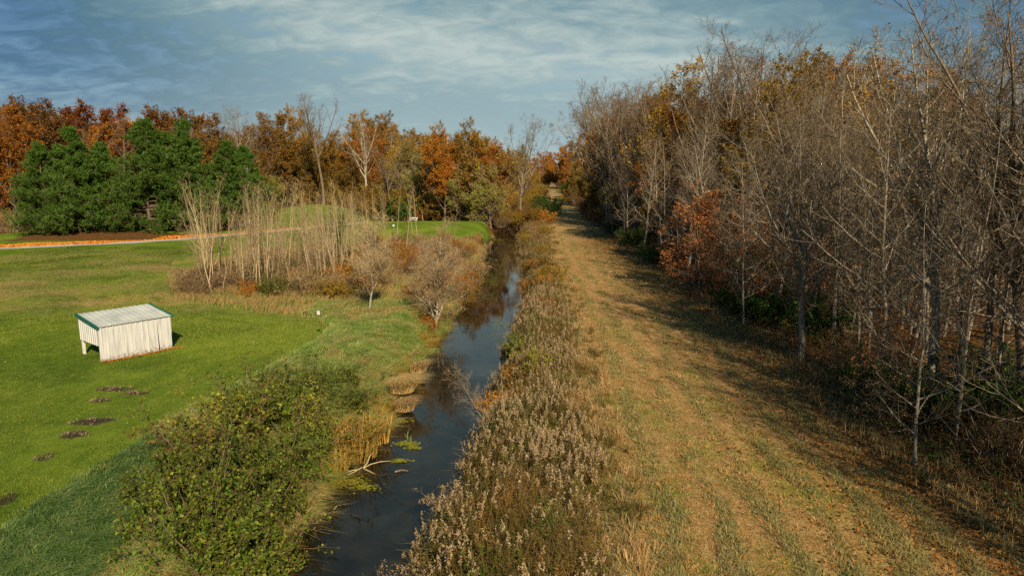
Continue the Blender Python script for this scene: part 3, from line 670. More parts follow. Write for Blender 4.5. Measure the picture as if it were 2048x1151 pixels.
def scatter(n, xr, yr, ok, dmin, seed, tries=12000):
    g = np.random.default_rng(seed); pts = []
    for _ in range(tries):
        if len(pts) >= n: break
        x = g.uniform(*xr); y = g.uniform(*yr)
        if not ok(x, y): continue
        dm = dmin(x, y) if callable(dmin) else dmin
        if all((x-a)**2+(y-b)**2 > dm*dm for a, b in pts): pts.append((x, y))
    return pts
def right_wood():
    # trees one can name along the edge of the mown strip
    P = [(near[0], 15.6, 35.6, .92, 0., 'tall grey bare tree at the edge of the strip, low limbs reaching over the grass'),
         (slim[0], 13.9, 22.2, .85, 1., 'slim straight young tree nearest the bottom right corner, at the edge of the dark wood'),
         (slim[0], 15.5, 44.6, 1.0, 2., 'slender bare tree between the orange oaks and the tall tree at the strip edge'),
         (near[1], 17.6, 98., 1.0, 4., 'wide low bare tree with bright limbs where the strip narrows'),
         (bare[0], 18.6, 29.0, 1.0, .3, 'thick pale trunk rising out of green bushes in the right wood'),
         (bare[1], 19.6, 27.0, 1.0, 2.0, 'pale trunk second from the right rising behind green bushes'),
         (bare[2], 20.3, 25.6, .95, 3.3, 'thick dark trunk at the right border behind green bushes'),
         (near[0], 17.6, 18.2, .9, 2.2, 'big bare tree reaching its branches in from the right border'),
         (near[1], 19.2, 22.8, 1.12, .8, 'tall bare tree whose crooked top leaves the photo at the upper right corner'),
         (near[1], 16.2, 12.2, .8, 3.9, 'bare tree whose lowest twigs hang in at the lower right border'),
         (near[1], 19.0, 48.0, .95, 5., 'bare tree behind the orange oaks, limbs lit pale'),
         (near[0], 17.8, 60., .9, .5, 'bare tree left of the dark ivy-covered trunk')]
    taken = [(a[1], a[2]) for a in P]
    for p, x, y, sc, rz, lab in P: p.place(x, y, lab, 'tree', None, sc, rz)
    for x, y, sc, lab in ((40., 84., 1.06, 'orange-crowned oak standing highest over the right wood'), (50., 84., 1.0, 'orange-crowned oak behind twigs, right of the highest one'), (20.5, 92., .88, 'small orange oak crown at the left shoulder of the right wood')):
        (oakB if y < 90 else orange[1]).place(x, y, lab, 'tree', None, sc, x); taken.append((x, y))
    # the tall old trees whose forked crowns stand against the sky
    for i, (px, d, top, lab) in enumerate(((1203, 142, 186, 'tall dark bare tree left of the strip vanishing point on the right side, crown dense with twigs'), (1235, 128, 198, 'tall bare tree with a rounded crown, second on the skyline right of the strip'), (1300, 112, 215, 'bare tree filling the dip before the tall forked ones'),
            (1385, 84, 112, 'tall forked bare tree at the left end of the highest skyline'), (1452, 82, 104, 'tall bare tree right of the first high fork'), (1555, 80, 92, 'tall branching bare tree in the middle of the high skyline'), (1612, 76, 84, 'highest bare tree of the right wood skyline'), (1672, 78, 106, 'bare tree left of the orange crown on the skyline'), (1850, 74, 120, 'bare tree between the two orange crowns on the skyline'))):
        x = (px-1024)/1365*d; zz = 10+d*(345-top)/1365; (bare[0], bare[2])[i % 2].place(x, d, ' '.join(lab.split()[:15]), 'tree', None, zz/(18.5 if i % 2 == 0 else 19.5), i*1.7); taken.append((x, d))
    for i, (px, d, top) in enumerate(((1186, 158, 196), (1198, 150, 186), (1212, 138, 180), (1216, 132, 178), (1222, 128, 182), (1255, 118, 192), (1275, 116, 188), (1318, 104, 176), (1345, 98, 160), (1410, 90, 108), (1480, 86, 96), (1520, 84, 104))):
        x = (px-1024)/1365*d; q = (10+d*(345-top)/1365)/17.5; (bare[0], bare[2])[i % 2].place(x, d, 'tall bare tree making the wood skyline between the strip and the highest forks', 'tree', 'tall bare trees on the shoulder of the wood', (q*1.15, q*1.15, q), i*2.1)
    # first rows, then the inside of the wood
    g = np.random.default_rng(3)
    inview = lambda x, y: x/y < .92 and x/y > .02
    pts = scatter(46, (14, 26), (16, 125), lambda x, y: inview(x, y) and wdE(y)+.8 < x < wdE(y)+7 and not (36 < y < 58 and .24 < x/y < .42) and all((x-a)**2+(y-b)**2 > 4 for a, b in taken), 2.8, 5)
    for x, y in pts:
        k = g.random(); edge = 'bare trees in the front rows along the strip'
        if k < .55: slim[int(g.integers(2))].place(x, y, 'young bare tree in the front rows of the right wood', 'tree', 'young bare trees in the front rows', g.uniform(.75, 1.25), g.random()*6.28)
        else: bare[int(g.choice([1, 3]))].place(x, y, 'grown bare tree in the front rows of the right wood', 'tree', edge, g.uniform(.65, .9), g.random()*6.28)
    pts = scatter(150, (18, 75), (18, 125), lambda x, y: inview(x, y) and wdE(y)+6 < x < wdE(y)+12+y*.42, lambda x, y: 3.6+.012*y, 6)
    for x, y in pts:
        k = g.random(); sc = min(g.uniform(.85, 1.25), g.uniform(.88, 1.12)*(9.5+.178*y)/18)
        if y < 46 or x/y > .62: k *= .7
        if k < .70: bare[int(g.choice([1, 3, 1, 3]) if y < 46 or x/y > .62 else g.integers(5))].place(x, y, 'bare grey tree standing inside the right wood', 'tree', 'bare trees inside the right wood', sc, g.random()*6.28)
        elif k < .93: gold[int(g.integers(3))].place(x, y, 'yellow-brown tree among bare ones inside the right wood', 'tree', 'yellow-brown trees inside the right wood', sc*.9, g.random()*6.28)
        else: rust[int(g.integers(3))].place(x, y, 'rusty-leaved oak among bare ones inside the right wood', 'tree', 'rusty oaks inside the right wood', sc*.8, g.random()*6.28)
    for x, y in scatter(46, (17, 46), (17, 52), lambda x, y: inview(x, y) and x > wdE(y)+4 and all((x-a)**2+(y-b)**2 > 3 for a, b in pts), 2.6, 16):
        slim[int(g.integers(2))].place(x, y, 'thin bare tree standing between the big trunks of the right wood', 'tree', 'thin bare trees between the big trunks', g.uniform(.85, 1.2)*min(1.1, (9+.165*y)/13), g.random()*6.28)
    for x, y, k in ((18.6, 9.5, 3), (20.5, 6., 1), (21.5, 10.5, 4), (19.6, 1., 3), (22.6, 4.2, 1)): bare[k].place(x, y, 'bare grey tree standing inside the right wood', 'tree', 'bare trees inside the right wood', .95, x*y)
    pts = scatter(75, (17, 80), (125, 470), lambda x, y: wdE(y)+2 < x < wdE(y)+28, lambda x, y: 5+.012*y, 8)
    for x, y in pts:
        k = g.random(); sc = g.uniform(1.1, 1.45)
        if k < .70: bare[int(g.integers(5))].place(x, y, 'bare tree far along the right side of the strip', 'tree', 'far bare trees right of the strip', sc, g.random()*6.28)
        else: (gold+orange)[int(g.integers(5))].place(x, y, 'coloured tree far along the right side of the strip', 'tree', 'far coloured trees right of the strip', sc*.9, g.random()*6.28)
right_wood()
def left_wood():
    fx = [-190, -150, -80, -64, -58, -35, -22, -8, -2.5]; fy = [108, 110, 117, 140, 186, 190, 152, 136, 128]
    front = lambda x: np.interp(x, fx, fy)
    g = np.random.default_rng(4)
    pts = scatter(230, (-150, -4), (106, 250), lambda x, y: front(x) < y < front(x)+34 and x/y > -.82 and x < crL(y)-3, lambda x, y: 4.3, 9)
    for x, y in pts:
        px = 1024+x/y*1365; k = g.random(); dep = y-front(x); sc = (20/19.)*g.uniform(.80, 1.05) if px < 540 else g.uniform(1.0, 1.28)
        if y > 150: sc *= 1.04
        if px > 800: sc *= .74
        rz = g.random()*6.28
        if px < 560:
            if k < .60: rust[int(g.integers(3))].place(x, y, 'rust-red oak in the wood behind the pines', 'tree', 'rust-red oaks behind the pines', sc, rz)
            elif k < .82: orange[int(g.integers(2))].place(x, y, 'orange oak in the wood behind the pines', 'tree', 'orange oaks behind the pines', sc*.95, rz)
            else: bare[int(g.integers(5))].place(x, y, 'bare tree in the wood behind the pines', 'tree', 'bare trees behind the pines', sc*1.05, rz)
        else:
            if k < .50: gold[int(g.integers(3))].place(x, y, 'golden-brown tree in the wood behind the tee', 'tree', 'golden-brown trees behind the tee', sc*.92, rz)
            elif k < .58: orange[int(g.integers(2))].place(x, y, 'orange tree in the wood behind the tee', 'tree', 'orange trees behind the tee', sc*.85, rz)
            elif k < .62: rust[int(g.integers(3))].place(x, y, 'dark rust tree in the wood behind the tee', 'tree', 'rust trees behind the tee', sc*.95, rz)
            else: bare[int(g.integers(5))].place(x, y, 'bare tree in the wood behind the tee', 'tree', 'bare trees behind the tee', sc, rz)
    # big bare trees that stand above the skyline
    for px, d, top, lab, p in ((1040, 142, 192, 'tall bare tree alone on the skyline left of the strip', bare[0]), (505, 150, 195, 'pale bare tree over the skyline right of the pines', bare[0]),
                               (650, 170, 205, 'bare tree over the golden wood, left of centre', bare[2]), (735, 165, 205, 'broad bare tree over the golden wood, at centre left', bare[0]), (250, 128, 225, 'pale bare tree behind the middle pines', bare[1])):
        x = (px-1024)/1365*d; z = 10+d*(345-top)/1365*1.0; h = {11: 20, 12: 18, 13: 21}.get(0, 20)
        p.place(x, d, lab, 'tree', None, z/18.5, px)
    pts = scatter(75, (-45, 30), (136, 470), lambda x, y: crL(y)-24 < x < crL(y)-2.5, lambda x, y: 3.8+.01*y, 10)
    for x, y in pts:
        k = g.random(); sc = g.uniform(.75, 1.1)
        if k < .45: bare[int(g.integers(5))].place(x, y, 'bare tree along the far left bank of the creek', 'tree', 'far bare trees on the left bank', sc, g.random()*6.28)
        else: (gold+orange)[int(g.integers(5))].place(x, y, 'orange and gold tree along the far left bank of the creek', 'tree', 'far coloured trees on the left bank', sc*.85, g.random()*6.28)
    for x, y in scatter(62, (-75, 1), (118, 205), lambda x, y: -3 < y-front(x) < 13 and x < crL(y)-1 and not (abs(x+34) < 6 and y < 196) and x > -62, 4.2, 14):
        k = int(g.choice([0, 1, 2, 3], p=[.25, .3, .2, .25])); nm = ('low spreading amber tree', 'low spreading olive tree', 'low spreading golden tree', 'low spreading yellow-green tree')[k]
        lows[k].place(x, y, nm+' at the front of the wood behind the tee', 'tree', nm+'s before the wood', g.uniform(1.0, 1.75), g.random()*6.28)
    for x, y in scatter(34, (14, 40), (92, 300), lambda x, y: wdE(y)+.5 < x < wdE(y)+9, 5, 15):
        k = int(g.choice([1, 2, 3])); nm = ('', 'low spreading olive tree', 'low spreading golden tree', 'low spreading yellow-green tree')[k]
        lows[k].place(x, y, nm+' at the far right side of the strip', 'tree', nm+'s right of the strip', g.uniform(.8, 1.35), g.random()*6.28)
    for x, y in scatter(16, (8, 48), (462, 476), lambda x, y: True, 3.2, 17): lows[2].place(x, y, 'far golden tree standing across the end of the strip', 'tree', 'golden trees across the end of the strip', g.uniform(.9, 1.3), x)
    # the end of the strip
    for x, y in scatter(26, (-30, 110), (480, 640), lambda x, y: True, 9., 12):
        orange[int(g.integers(2))].place(x, y, 'distant orange tree closing the end of the strip', 'tree', 'distant orange trees at the end of the strip', g.uniform(1, 1.25), g.random()*6.28)
left_wood()
def pine_row():
    for i, (px, d, top, lab) in enumerate(((95, 107, 298, 'spreading pine at the left end of the pine row'), (160, 108, 272, 'second pine from the left end of the row'),
            (215, 112, 300, 'shorter pine between two taller ones near the middle of the row'), (300, 112, 256, 'tall dark pine whose bare foot shows over the orange needles'),
            (385, 115, 254, 'tallest pine of the row, right of the middle'), (462, 122, 288, 'bright green pine at the right end of the row'), (500, 132, 300, 'small pine behind the right end of the row'), (345, 122, 275, 'pine behind the two tallest ones'))):
        x = (px-1024)/1365*d; z = 10+d*(345-top)/1365
        pines[i % 3].place(x, d, lab, 'tree', 'pines beside the cart path', (z/17*1.08, z/17*1.08, z/17*.99), i*1.3)
pine_row()

# ------------------------------------------------------------------ saplings, shrubs, reeds
PT = (BARK_PALE, TWIG_PALE)
whips = [woody('sapling', 61, 10, .072, .30, 10, (18, 38), .24, 0, n2=3, n3=2, n4=0, barks=PT, twig=.007, wig=.03, trop=.22),
         woody('sapling', 62, 9, .06, .22, 8, (18, 38), .22, 0, n2=3, n3=2, n4=0, barks=PT, twig=.007, wig=.035, trop=.25),
         woody('sapling', 63, 10.5, .07, .40, 12, (20, 42), .22, 0, n2=3, n3=2, n4=0, barks=PT, twig=.007, wig=.03, trop=.2, leaf=L_YELLOW, nleaf=25, lsize=.16),
         woody('sapling', 64, 7, .045, .15, 16, (30, 60), .34, 0, n2=6, n3=4, n4=0, barks=PT, twig=.006, wig=.06, trop=.12)]
bushy = woody('bushy_tree', 71, 5.8, .085, .18, 13, (26, 60), .62, 4, n2=7, n3=5, n4=3, twig=.008, barks=(BARK_GREY, TWIG_PALE), leaf=W_TAN, nleaf=2600, lsize=.09, leafspan=.5, wig=.08)
bushy2 = woody('bushy_tree', 72, 5.6, .11, .12, 14, (28, 74), .70, 4, n2=7, n3=5, n4=3, twig=.008, barks=(BARK_GREY, TWIG_PALE), leaf=L_ORANGE, nleaf=3000, lsize=.09, leafspan=.55, wig=.08)
S_dark = shrub('green_shrub', 81, 2.3, 1.9, 28, 5200, .13, L_GREEN, spiky=.6)
S_dark2 = shrub('green_shrub', 82, 2.0, 1.7, 28, 4200, .12, L_GREEN, spiky=.8)
S_yel = shrub('yellow_leaved_shrub', 83, 2.2, .9, 12, 1700, .10, L_YELLOW, spiky=.3)
S_redg = shrub('reddish_shrub', 84, 1.7, 1.0, 14, 1200, .10, L_BROWN, spiky=.3)
S_deep = shrub('honeysuckle_shrub', 85, 3.0, 2.0, 26, 9000, .13, L_DEEP)
S_tan = shrub('tan_shrub', 86, 2.6, 1.9, 30, 3000, .085, W_TAN, n2=7, n3=5, twig=.007, barks=(TWIG_PALE, TWIG_GREY))
S_orange = shrub('orange_shrub', 87, 2.2, 1.6, 24, 5200, .11, L_ORANGE, n2=8, n3=5, span=.6)
S_olive = shrub('olive_shrub', 88, 3.0, 2.2, 26, 8000, .15, L_OLIVE, n2=8, n3=5, span=.8)
S_twig = shrub('twiggy_shrub', 89, 2.6, 2.1, 34, 1500, .08, L_BROWN, n2=9, n3=6, twig=.007, barks=(BARK_GREY, TWIG_BROWN))
S_weed = shrub('brown_seedy_shrub', 90, 1.6, 1.3, 44, 6000, .06, W_PLUME, n2=8, n3=4, twig=.006, barks=(TWIG_BROWN, TWIG_BROWN))

def at(px, py, z=0.): return G(px, py, z)
def bank_shrubs():
    g = np.random.default_rng(15)
    # the big mass of green shrubs on the left bank, bottom left
    spots = [(-8.9, 19.0), (-9.5, 21.1), (-9.2, 23.2), (-7.3, 18.2), (-7.5, 20.5), (-7.4, 22.7), (-7.2, 16.5), (-5.9, 15.0), (-8.8, 25.4), (-7.2, 24.9), (-8.0, 17.6), (-6.4, 17.0)]
    for i, (x, y) in enumerate(spots):
        x -= .7
        (S_dark, S_dark2)[i % 2].place(x, y, 'dark green leafy shrub in the mass at the creek bank, bottom left', 'shrub', 'dark green shrubs on the near left bank', (g.uniform(.72, .9), g.uniform(.72, .9), g.uniform(.75, 1.02)), g.random()*6.28)
    S_yel.place(-9.6, 22.4, 'bright yellow leaved shrub sticking up out of the dark green mass', 'shrub', None, 1.25, 1.)
    S_redg.place(-10.5, 22.4, 'reddish brown shrub beside the yellow one', 'shrub', None, 1.15, 2.)
    S_yel.place(-8.2, 26.6, 'light green and yellow shrub behind the cattails', 'shrub', None, .95, 2.6)
    for i, (x, y) in enumerate([(-11.2, 28.0), (-9.6, 29.6), (-7.6, 29.6), (-8.6, 31.2), (-10.6, 30.8)]):
        S_dark2.place(x, y, 'low bramble with small green leaves behind the big shrubs', 'bramble', 'low green brambles on the left bank', (.9, .9, .48), g.random()*6.28)
    # left bank between the tall grass and the thicket
    bushy.place(-10.4, 48.6, 'small bare tree with leaning trunk at the end of the tall grass', 'tree', None, 1.05, .4, (0, R(9)))
    bushy2.place(-5.6, 48.4, 'small round bare tree leaning over the creek', 'tree', None, 1.05, 2.)
    bushy2.place(-6.2, 55., 'second round bare tree behind the one leaning over the creek', 'tree', None, 1.0, 4.)
    for i, (x, y) in enumerate(scatter(40, (-19, -3), (47, 98), lambda x, y: x < crL(y)-.8 and not in_poly(x, y, LAWN) and x > -19+.0*y and (y > 52 or x > -11), 2.0, 33)):
        k = g.random(); sc = g.uniform(.7, 1.05)
        if k < .24: S_tan.place(x, y, 'tan seedy bush on the left bank between thicket and creek', 'shrub', 'tan bushes on the left bank', sc, g.random()*6.28)
        elif k < .70: S_orange.place(x, y, 'orange-leaved bush on the left bank between thicket and creek', 'shrub', 'orange bushes on the left bank', sc*.9, g.random()*6.28)
        elif k < .85: S_twig.place(x, y, 'leafless twiggy bush on the left bank between thicket and creek', 'shrub', 'twiggy bushes on the left bank', sc, g.random()*6.28)
        else: S_olive.place(x, y, 'olive green bush on the left bank between thicket and creek', 'shrub', 'olive bushes on the left bank', sc*.6, g.random()*6.28)
    for x, y, sc, lab in ((-28.2, 59.8, 1.15, 'brown seed-headed bush in front of the leftmost pale saplings'), (-25.8, 58.6, 1., 'brown seed-headed bush right of the larger one'),):
        S_weed.place(x, y, lab, 'shrub', None, sc, x)
    S_deep.place(-22.3, 86., 'narrow green shrub standing alone at the right end of the thicket', 'shrub', None, (.62, .62, 1.75), 0)
    # thicket floor
    for i, (x, y) in enumerate(scatter(46, (-29, -13), (55, 78), lambda x, y: x > -30+(y-54)*.25, 1.7, 34)):
        k = g.random()
        (S_twig if k < .35 else S_tan if k < .6 else S_orange if k < .78 else S_dark2).place(x, y, 'low tangled bush at the feet of the pale saplings', 'shrub', 'bushes under the pale saplings', (g.uniform(.6, .95),)*2+(g.uniform(.5, .85),), g.random()*6.28)
def thicket():
    g = np.random.default_rng(16)
    for i in range(11):
        a = g.random()*6.28; rr = .5*g.random()
        whips[i % 3].place(-28.4+math.cos(a)*rr*1.5, 62.6+math.sin(a)*rr, 'pale bare stem in the leftmost fan of the thicket beside the lawn', 'sapling', 'fan of pale stems left in the thicket', g.uniform(.7, .95), g.random()*6.28, (R(g.normal(0, 6)), R(g.normal(-2, 12))))
    n = 0
    for x, y in scatter(130, (-27, -15), (54.5, 73), lambda x, y: not in_poly(x, y, LAWN) and y > 55+abs(x+17)*.15, .4, 35):
        n += 1
        whips[int(g.choice([0, 1, 2, 3], p=[.32, .28, .25, .15]))].place(x, y, 'slender pale bare sapling in the main thicket beside the lawn', 'sapling', 'slender pale saplings of the thicket', g.uniform(.58, .92), g.random()*6.28, (R(g.normal(0, 3)), R(g.normal(-1.5, 5))))
    for x, y in scatter(16, (-25, -12), (78, 98), lambda x, y: not in_poly(x, y, LAWN) or x > -16, 1.6, 36):
        whips[2].place(x, y, 'thin sapling between the thicket and the raised tee', 'sapling', 'thin saplings before the tee', g.uniform(.55, .85), g.random()*6.28)
    for px in (700, 722, 748, 772, 690, 735):
        d = 146+g.uniform(-4, 6); whips[1].place((px-1024)/1365*d, d, 'thin reddish sapling in front of the hummock left of the tee', 'sapling', 'thin saplings behind the tee', g.uniform(.7, 1.), px)
def right_bank():
    g = np.random.default_rng(17)
    S_orange.place(-.55, 31.0, 'orange-red shrub hanging over the creek on the right bank', 'shrub', None, (.62, .62, .6), 0)
    S_orange.place(.2, 33.6, 'smaller orange shrub behind the orange-red one on the right bank', 'shrub', None, (.5, .5, .5), 1)
    S_dark2.place(.6, 38.6, 'green leafy shrub on the right bank with a tan tuft beside it', 'shrub', None, (.7, .7, .75), 2)
    S_yel.place(1.2, 32.2, 'yellow-green shrub among the seed-headed weeds', 'shrub', None, .8, 0)
    whips[3].place(-.7, 25.6, 'bare pale sapling leaning left over the creek on the right bank', 'sapling', None, .48, 0, (R(4), R(-22)))
    whips[1].place(-.2, 26.0, 'upright bare sapling beside the one leaning over the creek', 'sapling', None, .33, 0, (0, R(-4)))
    S_tan.place(-2.7, 16.6, 'tan seedy bush at the water edge, bottom centre', 'shrub', None, (.55, .55, .55), 3)
    S_tan.place(-1.8, 20.6, 'small tan bush at the bend of the right bank', 'shrub', None, (.5, .5, .5), 5)
    for i, (x, y) in enumerate(scatter(26, (0, 8), (48, 135), lambda x, y: crR(y)+.5 < x < stL(y)-1.0, 2.2, 37)):
        k = g.random(); p, c = (S_orange, 'orange') if k < .42 else (S_olive, 'olive') if k < .62 else (S_tan, 'tan')
        p.place(x, y, c+' bush on the right creek bank, farther up the weed strip', 'shrub', c+' bushes far up the right bank', g.uniform(.35, .6), g.random()*6.28)
    for x, y, sc in ((7.4, 152, 1.5), (8.6, 160, 1.5), (6.4, 145, 1.2)): S_deep.place(x, y, 'evergreen bush where creek and strip come together', 'shrub', 'evergreen bushes between creek and strip', sc, x)
    for i, (x, y) in enumerate(scatter(60, (-8, 30), (126, 420), lambda x, y: crL(y)-1.5 < x < stL(y)-.8, 2.6, 47)):
        k = g.random(); p, c = (S_orange, 'orange') if k < .35 else (S_olive, 'olive') if k < .7 else (S_twig, 'leafless')
        p.place(x, y, c+' bush crowding the far creek channel', 'shrub', c+' bushes crowding the far creek', g.uniform(.8, 1.5), g.random()*6.28, z=0)
    # far left bank: dense bushes at the creek, in front of the wood
    for i, (x, y) in enumerate(scatter(110, (-70, 0), (120, 190), lambda x, y: x < crL(y)-1.5 and not in_poly(x, y, LAWN) and (y-136 > (-6-x)*.35), 3.2, 38)):
        k = g.random(); p, c = (S_orange, 'orange') if k < .3 else (S_olive, 'olive') if k < .65 else (S_deep, 'dark green') if k < .78 else (S_twig, 'leafless')
        p.place(x, y, c+' bush in the fringe of the wood behind the tee', 'shrub', c+' bushes fringing the wood behind the tee', g.uniform(1.2, 2.3), g.random()*6.28)
    for i, (x, y) in enumerate(scatter(60, (-110, -50), (106, 150), lambda x, y: y > 118-(x < -78)*8, 4, 39)):
        k = g.random(); p, c = (S_tan, 'tan') if k < .3 else (S_olive, 'olive') if k < .7 else (S_deep, 'dark green')
        p.place(x, y, c+' bush in the fringe of the wood behind the pines', 'shrub', c+' bushes fringing the wood behind the pines', g.uniform(1., 1.6), g.random()*6.28)
def wood_edge():
    g = np.random.default_rng(18)
    redoak = woody('oak_sapling', 91, 8.6, .07, .10, 26, (50, 85), .34, 0, n2=8, n3=5, n4=2, twig=.007, leaf=L_RED, nleaf=6500, lsize=.17, leafspan=.5, barks=BT)
    redoak2 = woody('oak_sapling', 92, 6, .05, .2, 18, (50, 85), .42, 0, n2=7, n3=5, n4=2, twig=.007, leaf=L_RED, nleaf=2600, lsize=.16, leafspan=.5, barks=GT)
    redoak.place(14.9, 53.5, 'orange-red young oak glowing at the wood edge, right of the strip', 'tree', None, (1.25, 1.25, .98), 0)
    redoak2.place(15.7, 45.8, 'wispy coppery oak sapling nearest the strip, right of the glowing oak', 'tree', None, 1.05, 2.4)
    redoak.place(16.6, 57.5, 'orange-red young oak behind the first one', 'tree', None, (.85, .85, .9), 2)
    redoak2.place(16.4, 49.0, 'small pinkish oak sapling right of the glowing ones', 'tree', None, 1.25, 1)
    redoak2.place(16.4, 27.6, 'sparse oak sapling with pink-red leaves over the green bush', 'tree', None, .75, 0)
    redoak2.place(18.6, 40.5, 'sparse oak sapling behind the tall grey tree', 'tree', None, .95, 4)
    for x, y, sc, lab in ((15.9, 27.4, .78, 'large dark green bush at the foot of the wood, right of the tall tree'), (17.8, 25.4, .8, 'dark green bush around the pale trunk at the right'), (20.3, 26.8, .95, 'dark green bush between the thick trunks at the right border'), (16.2, 46.5, .75, 'green bush between the orange oaks and the strip edge'),
                       (17.6, 43., .9, 'green bush left of the tall grey tree'), (19.6, 41., .85, 'green bush right of the tall grey tree'), (15.9, 74., .8, 'dark green bush farther along the wood edge'), (16.4, 92., .9, 'dark bush under the wide low tree')):
        S_deep.place(x, y, lab, 'shrub', None, sc, x)
    for i, (x, y) in enumerate(scatter(54, (14, 36), (19, 128), lambda x, y: wdE(y)+.8 < x < wdE(y)+3+y*.09, 1.9, 40)):
        k = g.random(); p, c = (S_twig, 'leafless twiggy') if k < .6 else (S_tan, 'tan') if k < .78 else (S_olive, 'olive') if k < .9 else (S_deep, 'green')
        p.place(x, y, c+' undergrowth bush just inside the right wood', 'shrub', c+' bushes just inside the right wood', g.uniform(.5, 1.), g.random()*6.28)
    for i, (x, y) in enumerate(scatter(40, (16, 50), (128, 360), lambda x, y: wdE(y)-.5 < x < wdE(y)+4, 4, 41)):
        k = g.random(); p, c = (S_olive, 'olive') if k < .4 else (S_deep, 'dark green') if k < .6 else (S_twig, 'leafless')
        p.place(x, y, c+' bush along the far right side of the strip', 'shrub', c+' bushes along the far right side of the strip', g.uniform(1., 1.7), g.random()*6.28)
    # tree smothered in dark ivy
    r = np.random.default_rng(6); n = 12000; z = 3+r.random(n)**.8*12; a = r.random(n)*6.28; rr = (.7+1.3*vnoise(z, a*2, 1.3, 3))*r.random(n)**.5*(1-.25*(z-3)/12)
    mb = MB(); mb.add(*diamonds(np.stack([np.cos(a)*rr, np.sin(a)*rr, z], 1), .2, r)); T = MB(); T.add(*tubes(np.array([[[0, 0, -.3], [.1, .1, 6], [-.1, 0, 12], [.2, 0, 18.]]]), np.array([[.3, .24, .17, .04]]), 8))
    Proto('ivy_covered_tree', [('trunk', T.mesh('ivy_trunk', [BARK_BROWN], True)), ('ivy', mb.mesh('ivy', [L_BROWN]))]).place(20.5, 66., 'dark trunk smothered in brown ivy, standing over the orange oaks', 'tree')
bank_shrubs(); thicket(); right_bank(); wood_edge()

